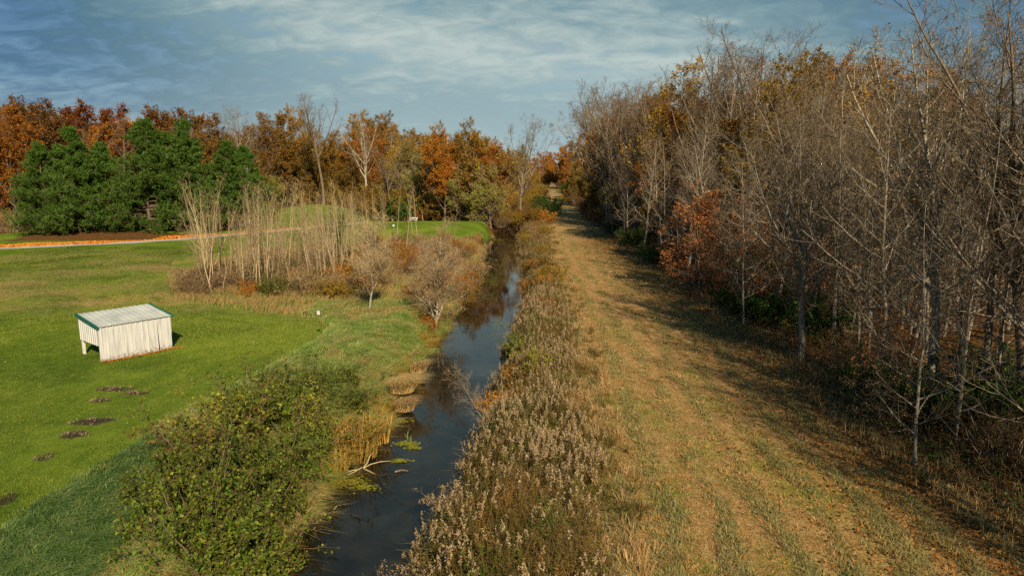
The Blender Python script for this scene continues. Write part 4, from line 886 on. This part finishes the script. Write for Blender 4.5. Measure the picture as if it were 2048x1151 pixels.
def reeds():
    g = np.random.default_rng(19)
    def clump(n, rad, h, w, mat, lean, bend, name, x, y, z, lab, cat, wind=None, mat2=None):
        a = g.random(n)*6.28; r = rad*g.random(n)**.6; p = np.stack([np.cos(a)*r, np.sin(a)*r, np.zeros(n)], 1)
        hh = h*g.uniform(.6, 1.1, n); mb = MB(); add_blades(mb, blades(p, hh, w, g, lean, bend, wind))
        o = link(name, mb.mesh(name, [mat])); o.location = (x, y, z); tag(o, lab, cat, None); return o
    clump(300, 1.15, 1.9, .05, G_CATTAIL, .5, .5, 'cattail_clump', -6.7, 26.6, -1.5, 'orange cattail leaves standing in the water at the left bank', 'cattails')
    clump(150, .8, 1.6, .045, G_CATTAIL, .6, .8, 'cattail_clump', -6.1, 28.2, -1.5, 'second, sparser cattail clump just behind the orange one', 'cattails')
    clump(140, .8, 1.3, .045, G_CATTAIL, .7, .9, 'cattail_clump', -7.2, 25.2, -1.5, 'low cattail leaves nearest the camera at the left bank', 'cattails')
    clump(1300, .6, 1.2, .026, G_SEDGE, .6, .9, 'sedge_tussock', -5.6, 33.4, -.95, 'large tan grass tussock spilling over the left water edge', 'tussock', (.5, -.5, 0))
    clump(700, .45, .85, .026, G_SEDGE, .5, .9, 'sedge_tussock', -5.2, 31.6, -1.3, 'smaller tan tussock in front of the large one', 'tussock', (.5, -.4, 0))
    clump(600, .45, .9, .026, G_SEDGE, .5, .8, 'sedge_tussock', -5.4, 37.6, -1.2, 'tan tussock at the water edge behind the large one', 'tussock', (.6, -.3, 0))
    clump(400, .35, 1.0, .022, G_SEDGE, .5, .6, 'sedge_tussock', -.2, 40.2, -1.1, 'tan tuft on the right water edge', 'tussock', (-.5, -.2, 0))
    clump(14, .1, .55, .03, G_GREEN, .3, .3, 'water_grass', -4.5, 28.2, WZ, 'bright green grass tuft growing out of the creek', 'grass tuft')
    # drift wood and bent stalks
    mb = MB(); P = np.array([[(0, 0, .1), (.5, .12, .32), (1.1, .2, .45), (1.7, .35, .42)], [(0, 0, .1), (.3, -.3, .1), (.6, -.5, .06), (.9, -.7, .02)], [(-.1, .1, .1), (-.4, -.5, .1), (-.8, -.9, .05), (-1.1, -1.3, .0)], [(0, .1, .1), (.2, .4, .3), (.3, .7, .6), (.5, 1., .8)], [(-.2, 0, .0), (-.6, -.2, .05), (-1.1, -.7, .05), (-1.6, -.8, .05)]], float)
    mb.add(*tubes(P, np.tile([[.035, .03, .025, .01]], (5, 1)), 6)); o = link('fallen_branch', mb.mesh('fallen_branch', [M_DEADWOOD])); o.location = (-5.9, 25.5, WZ); o.scale = (.62, .62, .62); tag(o, 'dead forked branch lying half in the creek below the cattails', 'branch')
    mb = MB(); mb.add(*tubes(np.array([[(0, 0, .04), (.25, .1, .07), (.5, .12, .03)]]), np.array([[.04, .035, .02]]), 6)); o = link('floating_stick', mb.mesh('floating_stick', [BARK_BROWN])); o.location = (-4.6, 25.2, WZ); tag(o, 'short dark stick floating right of the cattails', 'stick')
    # floating weed and leaves
    mb = MB()
    for cx, cy, rx, ry, n in ((-4.55, 28.1, .45, .25, 260), (-4.2, 27.6, .35, .12, 120), (-4.6, 26.3, .4, .16, 160), (-6.0, 24.4, .5, .5, 150), (-5.4, 30.8, .6, .15, 160), (-2.6, 118, 1.6, 2, 300), (-5.5, 23.9, .5, .3, 100)):
        p = np.stack([cx+g.normal(0, rx*.5, n), cy+g.normal(0, ry*.5, n), np.full(n, WZ+.012)+g.random(n)*.02], 1); mb.add(*diamonds(p, .11, g, .97, .8))
    o = link('floating_weed', mb.mesh('floating_weed', [L_YELLOW])); o['kind'] = 'stuff'; tag(o, 'yellow-green mats of weed floating at the left water edge', 'water weed')
    n = 260; y = 15+g.random(n)**1.5*60; t = g.random(n); x = crL(y)+(crR(y)-crL(y))*t; p = np.stack([x, y, np.full(n, WZ+.01)], 1)
    mb = MB(); mb.add(*diamonds(p, .05, g, .98, .7)); o = link('floating_leaves', mb.mesh('floating_leaves', [M_LITTER_BROWN])); o['kind'] = 'stuff'; tag(o, 'small fallen leaves floating on the dark creek water', 'leaves')
reeds()

# ------------------------------------------------------------------ ground cover nobody could count
def pts_in(n, xr, yr, test, g, power=1.):
    x = g.uniform(*xr, n); y = yr[0]+(yr[1]-yr[0])*g.random(n)**power; k = test(x, y); x, y = x[k], y[k]
    return np.stack([x, y, height(x, y)-.02], 1)
def tufts(mb, c, n, h, w, g, mats, spread=.12, lean=.7, bend=.8, wind=None, segs=2):
    """tufts of grass: every tuft has its own height, lean and colour; c (m,3) centres, h (m,), mats (m,) material index"""
    m = len(c); idx = np.repeat(np.arange(m), n); az = g.random(m*n)*6.283; r = np.abs(g.normal(0, 1, m*n))*spread
    own = g.random(m)*6.283; d0 = np.stack([np.cos(own), np.sin(own), np.zeros(m)], 1)*.55
    if wind is not None: d0 = d0*.7+np.array(wind)[None, :]
    P = c[idx]+np.stack([np.cos(az)*r, np.sin(az)*r, np.zeros(m*n)], 1)
    d = np.stack([np.cos(az), np.sin(az), np.zeros(m*n)], 1)*.75+d0[idx]; hh = (h[idx]*g.uniform(.5, 1.15, m*n)); L_ = (lean*hh*g.uniform(.4, 1.3, m*n))[:, None]
    sa = g.random(m*n)*6.283; side = np.stack([np.cos(sa), np.sin(sa), np.zeros(m*n)], 1)*(w*g.uniform(.6, 1.3, m*n))[:, None]*.5; up = np.array([0, 0, 1.])*hh[:, None]
    mid = P+up*.6+d*L_*.45; tip = P+up*(1-bend*.4)+d*L_*1.2
    V = np.stack([P-side, P+side, mid+side*.8, mid-side*.8, tip], 1).reshape(-1, 5, 3); mi = np.asarray(mats)[idx]
    for q in np.unique(mi):
        v = V[mi == q]; b = np.arange(len(v))[:, None]*5
        add_blades(mb, (v.reshape(-1, 3), (np.hstack([b, b+1, b+2, b+3]), np.hstack([b+3, b+2, b+4]))), int(q))
def stuff(name, mb, mats, label, cat):
    o = link(name, mb.mesh(name, mats)); o['kind'] = 'stuff'; tag(o, label, cat); return o
def ground_cover():
    g = np.random.default_rng(20)
    # lawn
    lawnf = lambda x, y: in_poly(x, y, LAWN)
    p = pts_in(560000, (-62, -11), (15, 92), lawnf, g, 1.6); x, y = p[:, 0], p[:, 1]
    ed = np.full(len(p), 9.)
    for (ax, ay), (bx, by) in zip(LAWN[1:11], LAWN[2:12]):
        t = np.clip(((x-ax)*(bx-ax)+(y-ay)*(by-ay))/((bx-ax)**2+(by-ay)**2), 0, 1); ed = np.minimum(ed, np.hypot(x-ax-t*(bx-ax), y-ay-t*(by-ay)))
    mow = .5+.5*np.sin(ed*2*np.pi/1.9+1.2*vnoise(x, y, 4, 83))
    tone = .42*vnoise(x, y, 6.5, 84)+.26*vnoise(x, y, 1.7, 85)+.10*vnoise(x, y, .5, 86)+.26*mow*sm(9, 3, ed)+.10*sm(-30, -14, x)-.10*sm(34, 20, y)+.20*np.exp(-((x+15.5)**2+(y-41)**2)/26)
    dry = .9*np.maximum(0, vnoise(x, y, 4.5, 87)*.6+vnoise(x, y, 1.2, 88)*.4-.25)*sm(42, 54, y)*sm(92, 78, y)*2.1+1.3*sm(1.5, .1, ed)*vnoise(x, y, .9, 89)*sm(24, 32, y)+.55*sm(.45, .65, vnoise(x, y, 2.8, 90)*.6+vnoise(x, y, 9, 97)*.4)*sm(14, 24, y)*vnoise(x, y, .4, 91)
    r1 = g.random(len(p)); cls = np.where(r1 < dry, 2, np.where(tone+.16*(g.random(len(p))-.5) > .455, 1, 0))
    soilm = np.zeros(len(p), bool)
    for px, py, rx, ry in ((225, 775, .9, .45), (275, 782, .7, .3), (200, 797, .4, .3), (180, 840, .8, .4), (150, 865, .6, .45), (205, 835, .6, .2), (85, 910, .3, .4)):
        cx, cy = G(px, py); q = ((x-cx)/rx)**2+((y-cy)/ry)**2; soilm |= (q < .2+1.9*vnoise(x, y, .3, 92)) & (g.random(len(p)) < .8)
    hgt = .03+.05*vnoise(x, y, 3, 51)+.0006*y; w = .02+.0006*y; mb = MB()
    for c in range(3):
        k = (cls == c) & ~soilm; add_blades(mb, blades(p[k], hgt[k], w[k], g, .5, .3, (.5, .3, 0), 1), c)
    k = soilm & (g.random(len(p)) < .25); add_blades(mb, blades(p[k], hgt[k]*.5, w[k], g, .9, .3, None, 1), 2)
    LM = [leaf_mat('lawn_deep', [(.048, .082, .006), (.090, .135, .009), (.14, .18, .014)], obj_var=0), leaf_mat('lawn_bright', [(.16, .20, .015), (.235, .27, .025), (.33, .33, .055)], obj_var=0), leaf_mat('lawn_dry', [(.24, .21, .06), (.34, .26, .10), (.20, .19, .05)], obj_var=0)]
    for px, py, rx, ry in ((225, 775, .9, .45), (275, 782, .7, .3), (200, 797, .4, .3), (180, 840, .8, .4), (150, 865, .6, .45), (205, 835, .6, .2), (85, 910, .3, .4)):
        cx, cy = G(px, py); m = int(700*rx*ry); a = g.random(m)*6.28; r2 = g.random(m)**.6*1.15; X = cx+np.cos(a)*r2*rx; Y = cy+np.sin(a)*r2*ry; kk = vnoise(X, Y, .2, 96) > .45
        mb.add(*diamonds(np.stack([X, Y, height(X, Y)+.02+.10*g.random(m)*(1-r2/1.2)], 1)[kk], .08, g, 0, .8), 4)
    k = g.integers(0, len(p), 500); q = p[k]+np.array([0, 0, .08]); mb.add(*diamonds(q, .06, g, .6, .8), 3); LM += [W_PLUME, leaf_mat('soil_clods', [(.15, .10, .06), (.24, .165, .10), (.09, .06, .04)], trans=0, obj_var=0)]
    stuff('lawn_grass', mb, LM, 'short green lawn grass around the white shed', 'grass')
    # long grass swept over at the lawn's edge, bottom left
    p = pts_in(34000, (-17, -9), (14, 25), lambda x, y: (x > np.interp(y, [14, 18, 22, 24], [-14.6, -14.3, -13.9, -13.2])+1.1*(vnoise(x, y, .8, 81)-.5)) & (x < np.interp(y, [14, 19, 24], [-10.2, -11.6, -12.7])+1.6*(vnoise(x, y, .7, 82)-.5)) & (y < 24.5), g)
    mb = MB(); add_blades(mb, blades(p, g.uniform(.25, .55, len(p)), .022, g, .9, 1.0, (.7, .35, 0)))
    stuff('long_bluish_grass', mb, [G_BLUE], 'long bluish green grass combed over beside the dark shrubs', 'grass')
    # tall grass of the left bank
    lb = lambda x, y: (~in_poly(x, y, LAWN)) & (x < crL(y)+.15)
    p = pts_in(300000, (-15, -2), (14, 52), lb, g, 1.15)
    n1 = vnoise(p[:, 0], p[:, 1], 2.2, 52)*.6+vnoise(p[:, 0], p[:, 1], .8, 53)*.4
    edge = np.clip((crL(p[:, 1])-p[:, 0])/2.2, 0, 1); straw = (n1-.5)*1.5+.35+.55*(1-edge)+.5*((p[:, 1] < 18.2) & (p[:, 0] > -10.5))-.5*((p[:, 1] < 25) & (p[:, 0] < -10.6))-.22 > g.random(len(p))*.9+.05
    hh = (.22+.45*vnoise(p[:, 0], p[:, 1], 1.2, 54))*g.uniform(.7, 1.2, len(p))
    wind = (.75, -.25, 0)
    mb = MB(); cn = (p[:, 1] < 25) & (p[:, 0] < -10.2); add_blades(mb, blades(p[~straw & ~cn], hh[~straw & ~cn], .018, g, .6, .9, wind), 0); add_blades(mb, blades(p[~straw & cn], hh[~straw & cn], .018, g, .6, .9, wind), 3); add_blades(mb, blades(p[straw], hh[straw]*1.05, .016, g, .6, .9, wind), 1)
    p = pts_in(9000, (-15, -2), (14, 52), lb, g, 1.2); n1 = vnoise(p[:, 0], p[:, 1], 2.0, 52)*.5+vnoise(p[:, 0], p[:, 1], .7, 53)*.5
    edge = np.clip((crL(p[:, 1])-p[:, 0])/2.2, 0, 1); mt = np.where((n1-.5)*1.5+.25+.6*(1-edge)-.5*((p[:, 1] < 25) & (p[:, 0] < -10.6)) > g.random(len(p)), 1, 0)
    mt = np.where((edge < .9) & (vnoise(p[:, 0], p[:, 1], 1.3, 57) > .6), 2, mt)
    mt = np.where((p[:, 1] < 25) & (p[:, 0] < -10.2) & (mt == 0), 3, mt)
    tufts(mb, p, 22, g.uniform(.3, .75, len(p)), .026, g, mt, .10, .9, .9, (.9, -.35, 0))
    stuff('tall_grass', mb, [G_GREEN, G_STRAW, L_GOLD, G_BLUE], 'matted tall green and straw-coloured grass on the left creek bank', 'grass')
    p = pts_in(120000, (-34, -2), (44, 125), lambda x, y: lb(x, y) & (y > 47), g, 1.1)
    hh = (.35+.6*vnoise(p[:, 0], p[:, 1], 2, 55)); st = g.random(len(p)) < .62+.3*(vnoise(p[:, 0], p[:, 1], 3, 56)-.3)
    mb = MB(); add_blades(mb, blades(p[~st], hh[~st]*.8, .03, g, .5, .7, wind), 0); add_blades(mb, blades(p[st], hh[st], .03, g, .5, .7, wind), 1)
    stuff('rank_grass', mb, [G_GREEN, W_TAN], 'rank brown and green grass under the thicket and along the far left bank', 'grass')
    # scattered standing stalks before the small trees
    # weeds of the right bank
    ok = lambda x, y: (x > crR(y)-.1) & (x < stL(y)-.5+1.6*(vnoise(x, y, 1.3, 64)-.5)+.8*(vnoise(x, y, .4, 65)-.5))
    P = pts_in(15500, (-4, 6), (12.5, 60), ok, g, 1.1); Q = pts_in(9000, (-1, 9), (60, 135), ok, g); P = np.concatenate([P, Q]); n = len(P)
    e = np.clip((P[:, 0]-crR(P[:, 1]))/1.2, 0, 1)*np.clip((stL(P[:, 1])-P[:, 0])/1.0, .25, 1)
    zone = vnoise(P[:, 0], P[:, 1], 1.6, 61)*.6+vnoise(P[:, 0], P[:, 1], .6, 62)*.4
    h = (.38+.62*e)*g.uniform(.6, 1.2, n)*(.6+.75*vnoise(P[:, 0], P[:, 1], 1.1, 66))
    D = np.stack([g.normal(-.06, .24, n), g.normal(0, .24, n), np.ones(n)], 1)
    T = chain(P, D, h, 4, g, .06, .0); mb = MB(); mb.add(*tubes(T, np.full((n, 4), .006)*np.array([[1.3, 1.1, .9, .6]]), 3), 0)
    k = 16; idx = np.repeat(np.arange(n), k); t = g.uniform(.08, .85, n*k); s = t*3; i0 = np.minimum(s.astype(int), 2); f = (s-i0)[:, None]
    c = T[idx, i0]*(1-f)+T[idx, i0+1]*f; az = g.random(n*k)*6.28; d = np.stack([np.cos(az), np.sin(az), g.uniform(-.5, .7, n*k)], 1); ln = g.uniform(.08, .20, n*k)[:, None]
    sd = nrm(np.cross(d, np.array([[0, 0, 1.]])+g.normal(0, .3, (n*k, 3))))*.014
    V = np.stack([c-sd, c+sd, c+d*ln], 1); sp = vnoise(P[:, 0], P[:, 1], 1.1, 69)*.7+vnoise(P[:, 0], P[:, 1], .3, 70)*.3; sp = np.where(sp > .62, 4, np.where(sp < .33, 5, 1))[idx]
    for q in (1, 4, 5): v = V[sp == q]; mb.add(v.reshape(-1, 3), np.arange(len(v)*3).reshape(-1, 3), q)
    # plumes: bent, feathery heads
    has = (g.random(n) < np.clip((zone-.40)*3.2, .10, .85)*np.interp(P[:, 1], [13, 19, 24, 50, 80], [.6, .75, 1., .9, .4])) & (e > .15); H = np.nonzero(has)[0]; k = 34; idx = np.repeat(H, k); t = g.random(len(idx))
    az0 = g.random(n)*6.28; bendv = np.stack([np.cos(az0), np.sin(az0), np.zeros(n)], 1)*.07; L0 = g.uniform(.16, .34, n)
    c = T[idx, -1]+np.array([0, 0, 1.])*((t-.45)*L0[idx])[:, None]+bendv[idx]*(t**2)[:, None]+g.normal(0, 1, (len(idx), 3))*(.034*(1.15-t))[:, None]
    mb.add(*diamonds(c, .055, g), 2)
    # tan dead leaves and bents between
    B = pts_in(90000, (-4, 9), (12.5, 135), ok, g, 1.25); tan = vnoise(B[:, 0], B[:, 1], 1.8, 63) > .45
    add_blades(mb, blades(B[tan], g.uniform(.2, .75, tan.sum()), .018, g, .6, .9), 3); add_blades(mb, blades(B[~tan], g.uniform(.25, .65, (~tan).sum()), .018, g, .4, .6), 1)
    Tc = pts_in(7000, (-4, 9), (12.5, 135), lambda x, y: (x > crR(y)-.1) & (x < stL(y)+.9), g, 1.3); dR = stL(Tc[:, 1])-Tc[:, 0]; dL = Tc[:, 0]-crR(Tc[:, 1])
    k = (dR < 1.3+.8*(vnoise(Tc[:, 0], Tc[:, 1], 2, 67)-.5)) | (dL < .9) | (g.random(len(Tc)) < .25)
    tufts(mb, Tc[k], 20, g.uniform(.25, .7, k.sum()), .022, g, np.where(vnoise(Tc[k, 0], Tc[k, 1], .9, 68) > .42, 3, 1), .10, .9, .9)
    stuff('seed_headed_weeds', mb, [W_STEM, W_LEAF, W_PLUME, W_TAN, L_BROWN, L_GREEN], 'dense brown weeds with fluffy pale seed heads between creek and mown strip', 'weeds')
    # mown strip: rows of straw and tufts of regrowth
    okS = lambda x, y: (x > stL(y)-.7) & (x < wdE(y)+1.2)
    p = pts_in(300000, (2, 20), (12.5, 120), okS, g, 1.7)
    u = p[:, 0]-stL(p[:, 1]); u = u+.9*vnoise(p[:, 0], p[:, 1], 6, 71)+.5*vnoise(p[:, 0], p[:, 1], 2.2, 75); row = .5+.5*np.sin(u*2*np.pi/1.55); pat = vnoise(p[:, 0], p[:, 1]/2.2, .9, 72)*.55+vnoise(p[:, 0], p[:, 1]/1.5, .35, 74)*.45
    pat = pat*.6+.4*vnoise(p[:, 0]*1.5, p[:, 1]/3.2, .9, 77); gr = np.clip((row*.56+pat*1.15+.12*(u < 1.6)-.92+.16*sm(5, 9, u)+.12*sm(30, 16, p[:, 1]))*2.6, 0, 1); isg = gr > g.random(len(p))
    wide = .016+.0003*p[:, 1]
    keep = isg | (g.random(len(p)) < .55)
    a = isg & keep; b = (~isg) & keep
    ms = leaf_mat('mown_straw', [(.52, .26, .07), (.72, .44, .155), (.32, .155, .04), (.80, .55, .24)], patch=1.6, obj_var=0)
    mg = leaf_mat('strip_regrowth', [(.18, .16, .045), (.33, .29, .09), (.44, .37, .14), (.23, .17, .055)], patch=1.5, obj_var=0)
    mb = MB(); add_blades(mb, blades(p[a], (.06+.17*gr[a])*g.uniform(.5, 1.25, a.sum()), wide[a], g, .6, .8), 1)
    dk = b & (vnoise(p[:, 0], p[:, 1], .22, 78)*.6+vnoise(p[:, 0]*1.3, p[:, 1]/2, .7, 79)*.4+.25*(g.random(len(p))-.5) > .60); b = b & ~dk; add_blades(mb, blades(p[dk], g.uniform(.015, .05, dk.sum()), wide[dk], g, 1.5, 1.), 2)
    add_blades(mb, blades(p[b], g.uniform(.02, .05, b.sum())+.10*vnoise(p[b, 0], p[b, 1], .28, 76)**2, wide[b], g, 1.7, 1.0), 0)
    p = pts_in(30000, (2, 19), (12.5, 95), okS, g, 1.7); u = p[:, 0]-stL(p[:, 1]); u2 = u+.9*vnoise(p[:, 0], p[:, 1], 6, 71)+.5*vnoise(p[:, 0], p[:, 1], 2.2, 75)
    row = .5+.5*np.sin(u2*2*np.pi/1.55); q = row*.5+.5*vnoise(p[:, 0], p[:, 1]/1.6, .8, 72)+.45*vnoise(p[:, 0]*1.5, p[:, 1]/3.2, .9, 77); k = (q > .75) | (u < .4); 
    tufts(mb, p[k], 16, g.uniform(.10, .26, k.sum()), .02, g, np.where(g.random(k.sum()) < .62, 1, 0), .07, 1., .8)
    k = ~k & (g.random(len(p)) < .55); tufts(mb, p[k], 12, g.uniform(.05, .11, k.sum()), .022, g, np.zeros(k.sum(), int), .12, 2.2, 1.)
    stuff('mown_grass', mb, [ms, mg, leaf_mat('shadow_brown_thatch', [(.13, .07, .022), (.21, .11, .03), (.09, .055, .02)], obj_var=0)], 'rows of mown straw and grey-green tufts along the strip', 'grass')  # dark thatch blades carry the brown shadows among the straw as colour
    # leaves blown onto the strip and lying in the wood
    p = pts_in(130000, (6, 17), (12, 110), lambda x, y: (x > wdE(y)-7) & (x < wdE(y)+.6) & (g.random(len(x)) < .03+.97*sm(7, 0, wdE(y)-x)**1.6), g, 1.4); p[:, 2] += .07+.05*g.random(len(p))
    q = pts_in(1500, (2, 12), (13, 90), lambda x, y: (x > stL(y)), g); q[:, 2] += .1
    mb = MB(); mb.add(*diamonds(np.concatenate([p[:len(p)//2], q]), .065, g, .7, .75)); stuff('orange_leaves', mb, [M_LITTER], 'orange fallen leaves scattered over the right side of the mown strip', 'leaves')
    r = pts_in(130000, (13, 46), (11, 120), lambda x, y: (x > wdE(y)-1) & (x < wdE(y)+4+y*.2), g, 1.4); r[:, 2] += .03+.05*g.random(len(r))
    mb = MB(); mb.add(*diamonds(np.concatenate([r, p[len(p)//2:]]), .11, g, .6, .75)); stuff('forest_litter', mb, [M_LITTER_BROWN], 'brown leaf litter on the floor of the right wood', 'leaves')
    # orange needles and leaves below the pines
    p = pts_in(110000, (-72, -36), (92, 132), lambda x, y: (y > cart_y(x)+1.6) & (y < cart_y(x)+1.6+5.5*vnoise(x, y, 5, 93)+2), g); p[:, 2] += .04
    mb = MB(); mb.add(*diamonds(p, .26, g, .8, .9)); stuff('pine_litter', mb, [M_NEEDLES], 'orange litter under the pines along the cart path', 'leaves')
    # sticks, bents and brush under the wood's edge
    p = pts_in(16000, (13, 40), (11, 125), lambda x, y: (x > wdE(y)-.6) & (x < wdE(y)+2.5+y*.09), g, 1.3); n = len(p)
    D = np.stack([g.normal(-.1, .5, n), g.normal(0, .5, n), np.ones(n)], 1); hh = g.uniform(.4, 1.5, n)*sm(-.8, 2., p[:, 0]-wdE(p[:, 1])+.3)+.2
    T = chain(p, D, hh, 4, g, .2, -.02); mb = MB(); mb.add(*tubes(T, np.full((n, 4), .008), 3), 0)
    C, Rc = kids(T, np.full((n, 4), .008), 4, .2, 1, (30, 70), .5, 3, g, .2, 0, .3, .8, lmin=.15); mb.add(*tubes(C, np.full(C.shape[:2], .006), 3), 0)
    p = pts_in(60000, (13, 34), (11, 110), lambda x, y: (x > wdE(y)-1.2) & (x < wdE(y)+2.5), g, 1.3); add_blades(mb, blades(p, g.uniform(.2, .7, len(p)), .02, g, .5, .7), 1)
    q = pts_in(5200, (14, 44), (14, 125), lambda x, y: (x > wdE(y)+.2) & (x < wdE(y)+4+y*.12), g, 1.3); m = 22; idx = np.repeat(np.arange(len(q)), m)
    c = q[idx]+g.normal(0, 1, (len(idx), 3))*np.array([.3, .3, .22])+np.array([0, 0, .45])*g.uniform(.3, 2.2, len(q))[idx][:, None]; c[:, 2] = np.maximum(c[:, 2], q[idx, 2]+.05)
    kk = (vnoise(q[:, 0], q[:, 1], 4, 95)+.2*g.random(len(q)) > .68)[idx]; mb.add(*diamonds(c[kk], .10, g), 2); mb.add(*diamonds(c[~kk], .08, g), 3)
    stuff('undergrowth', mb, [TWIG_BROWN, W_TAN, L_DEEP, L_BROWN], 'tangled dead stalks and brush along the foot of the right wood', 'undergrowth')
ground_cover()
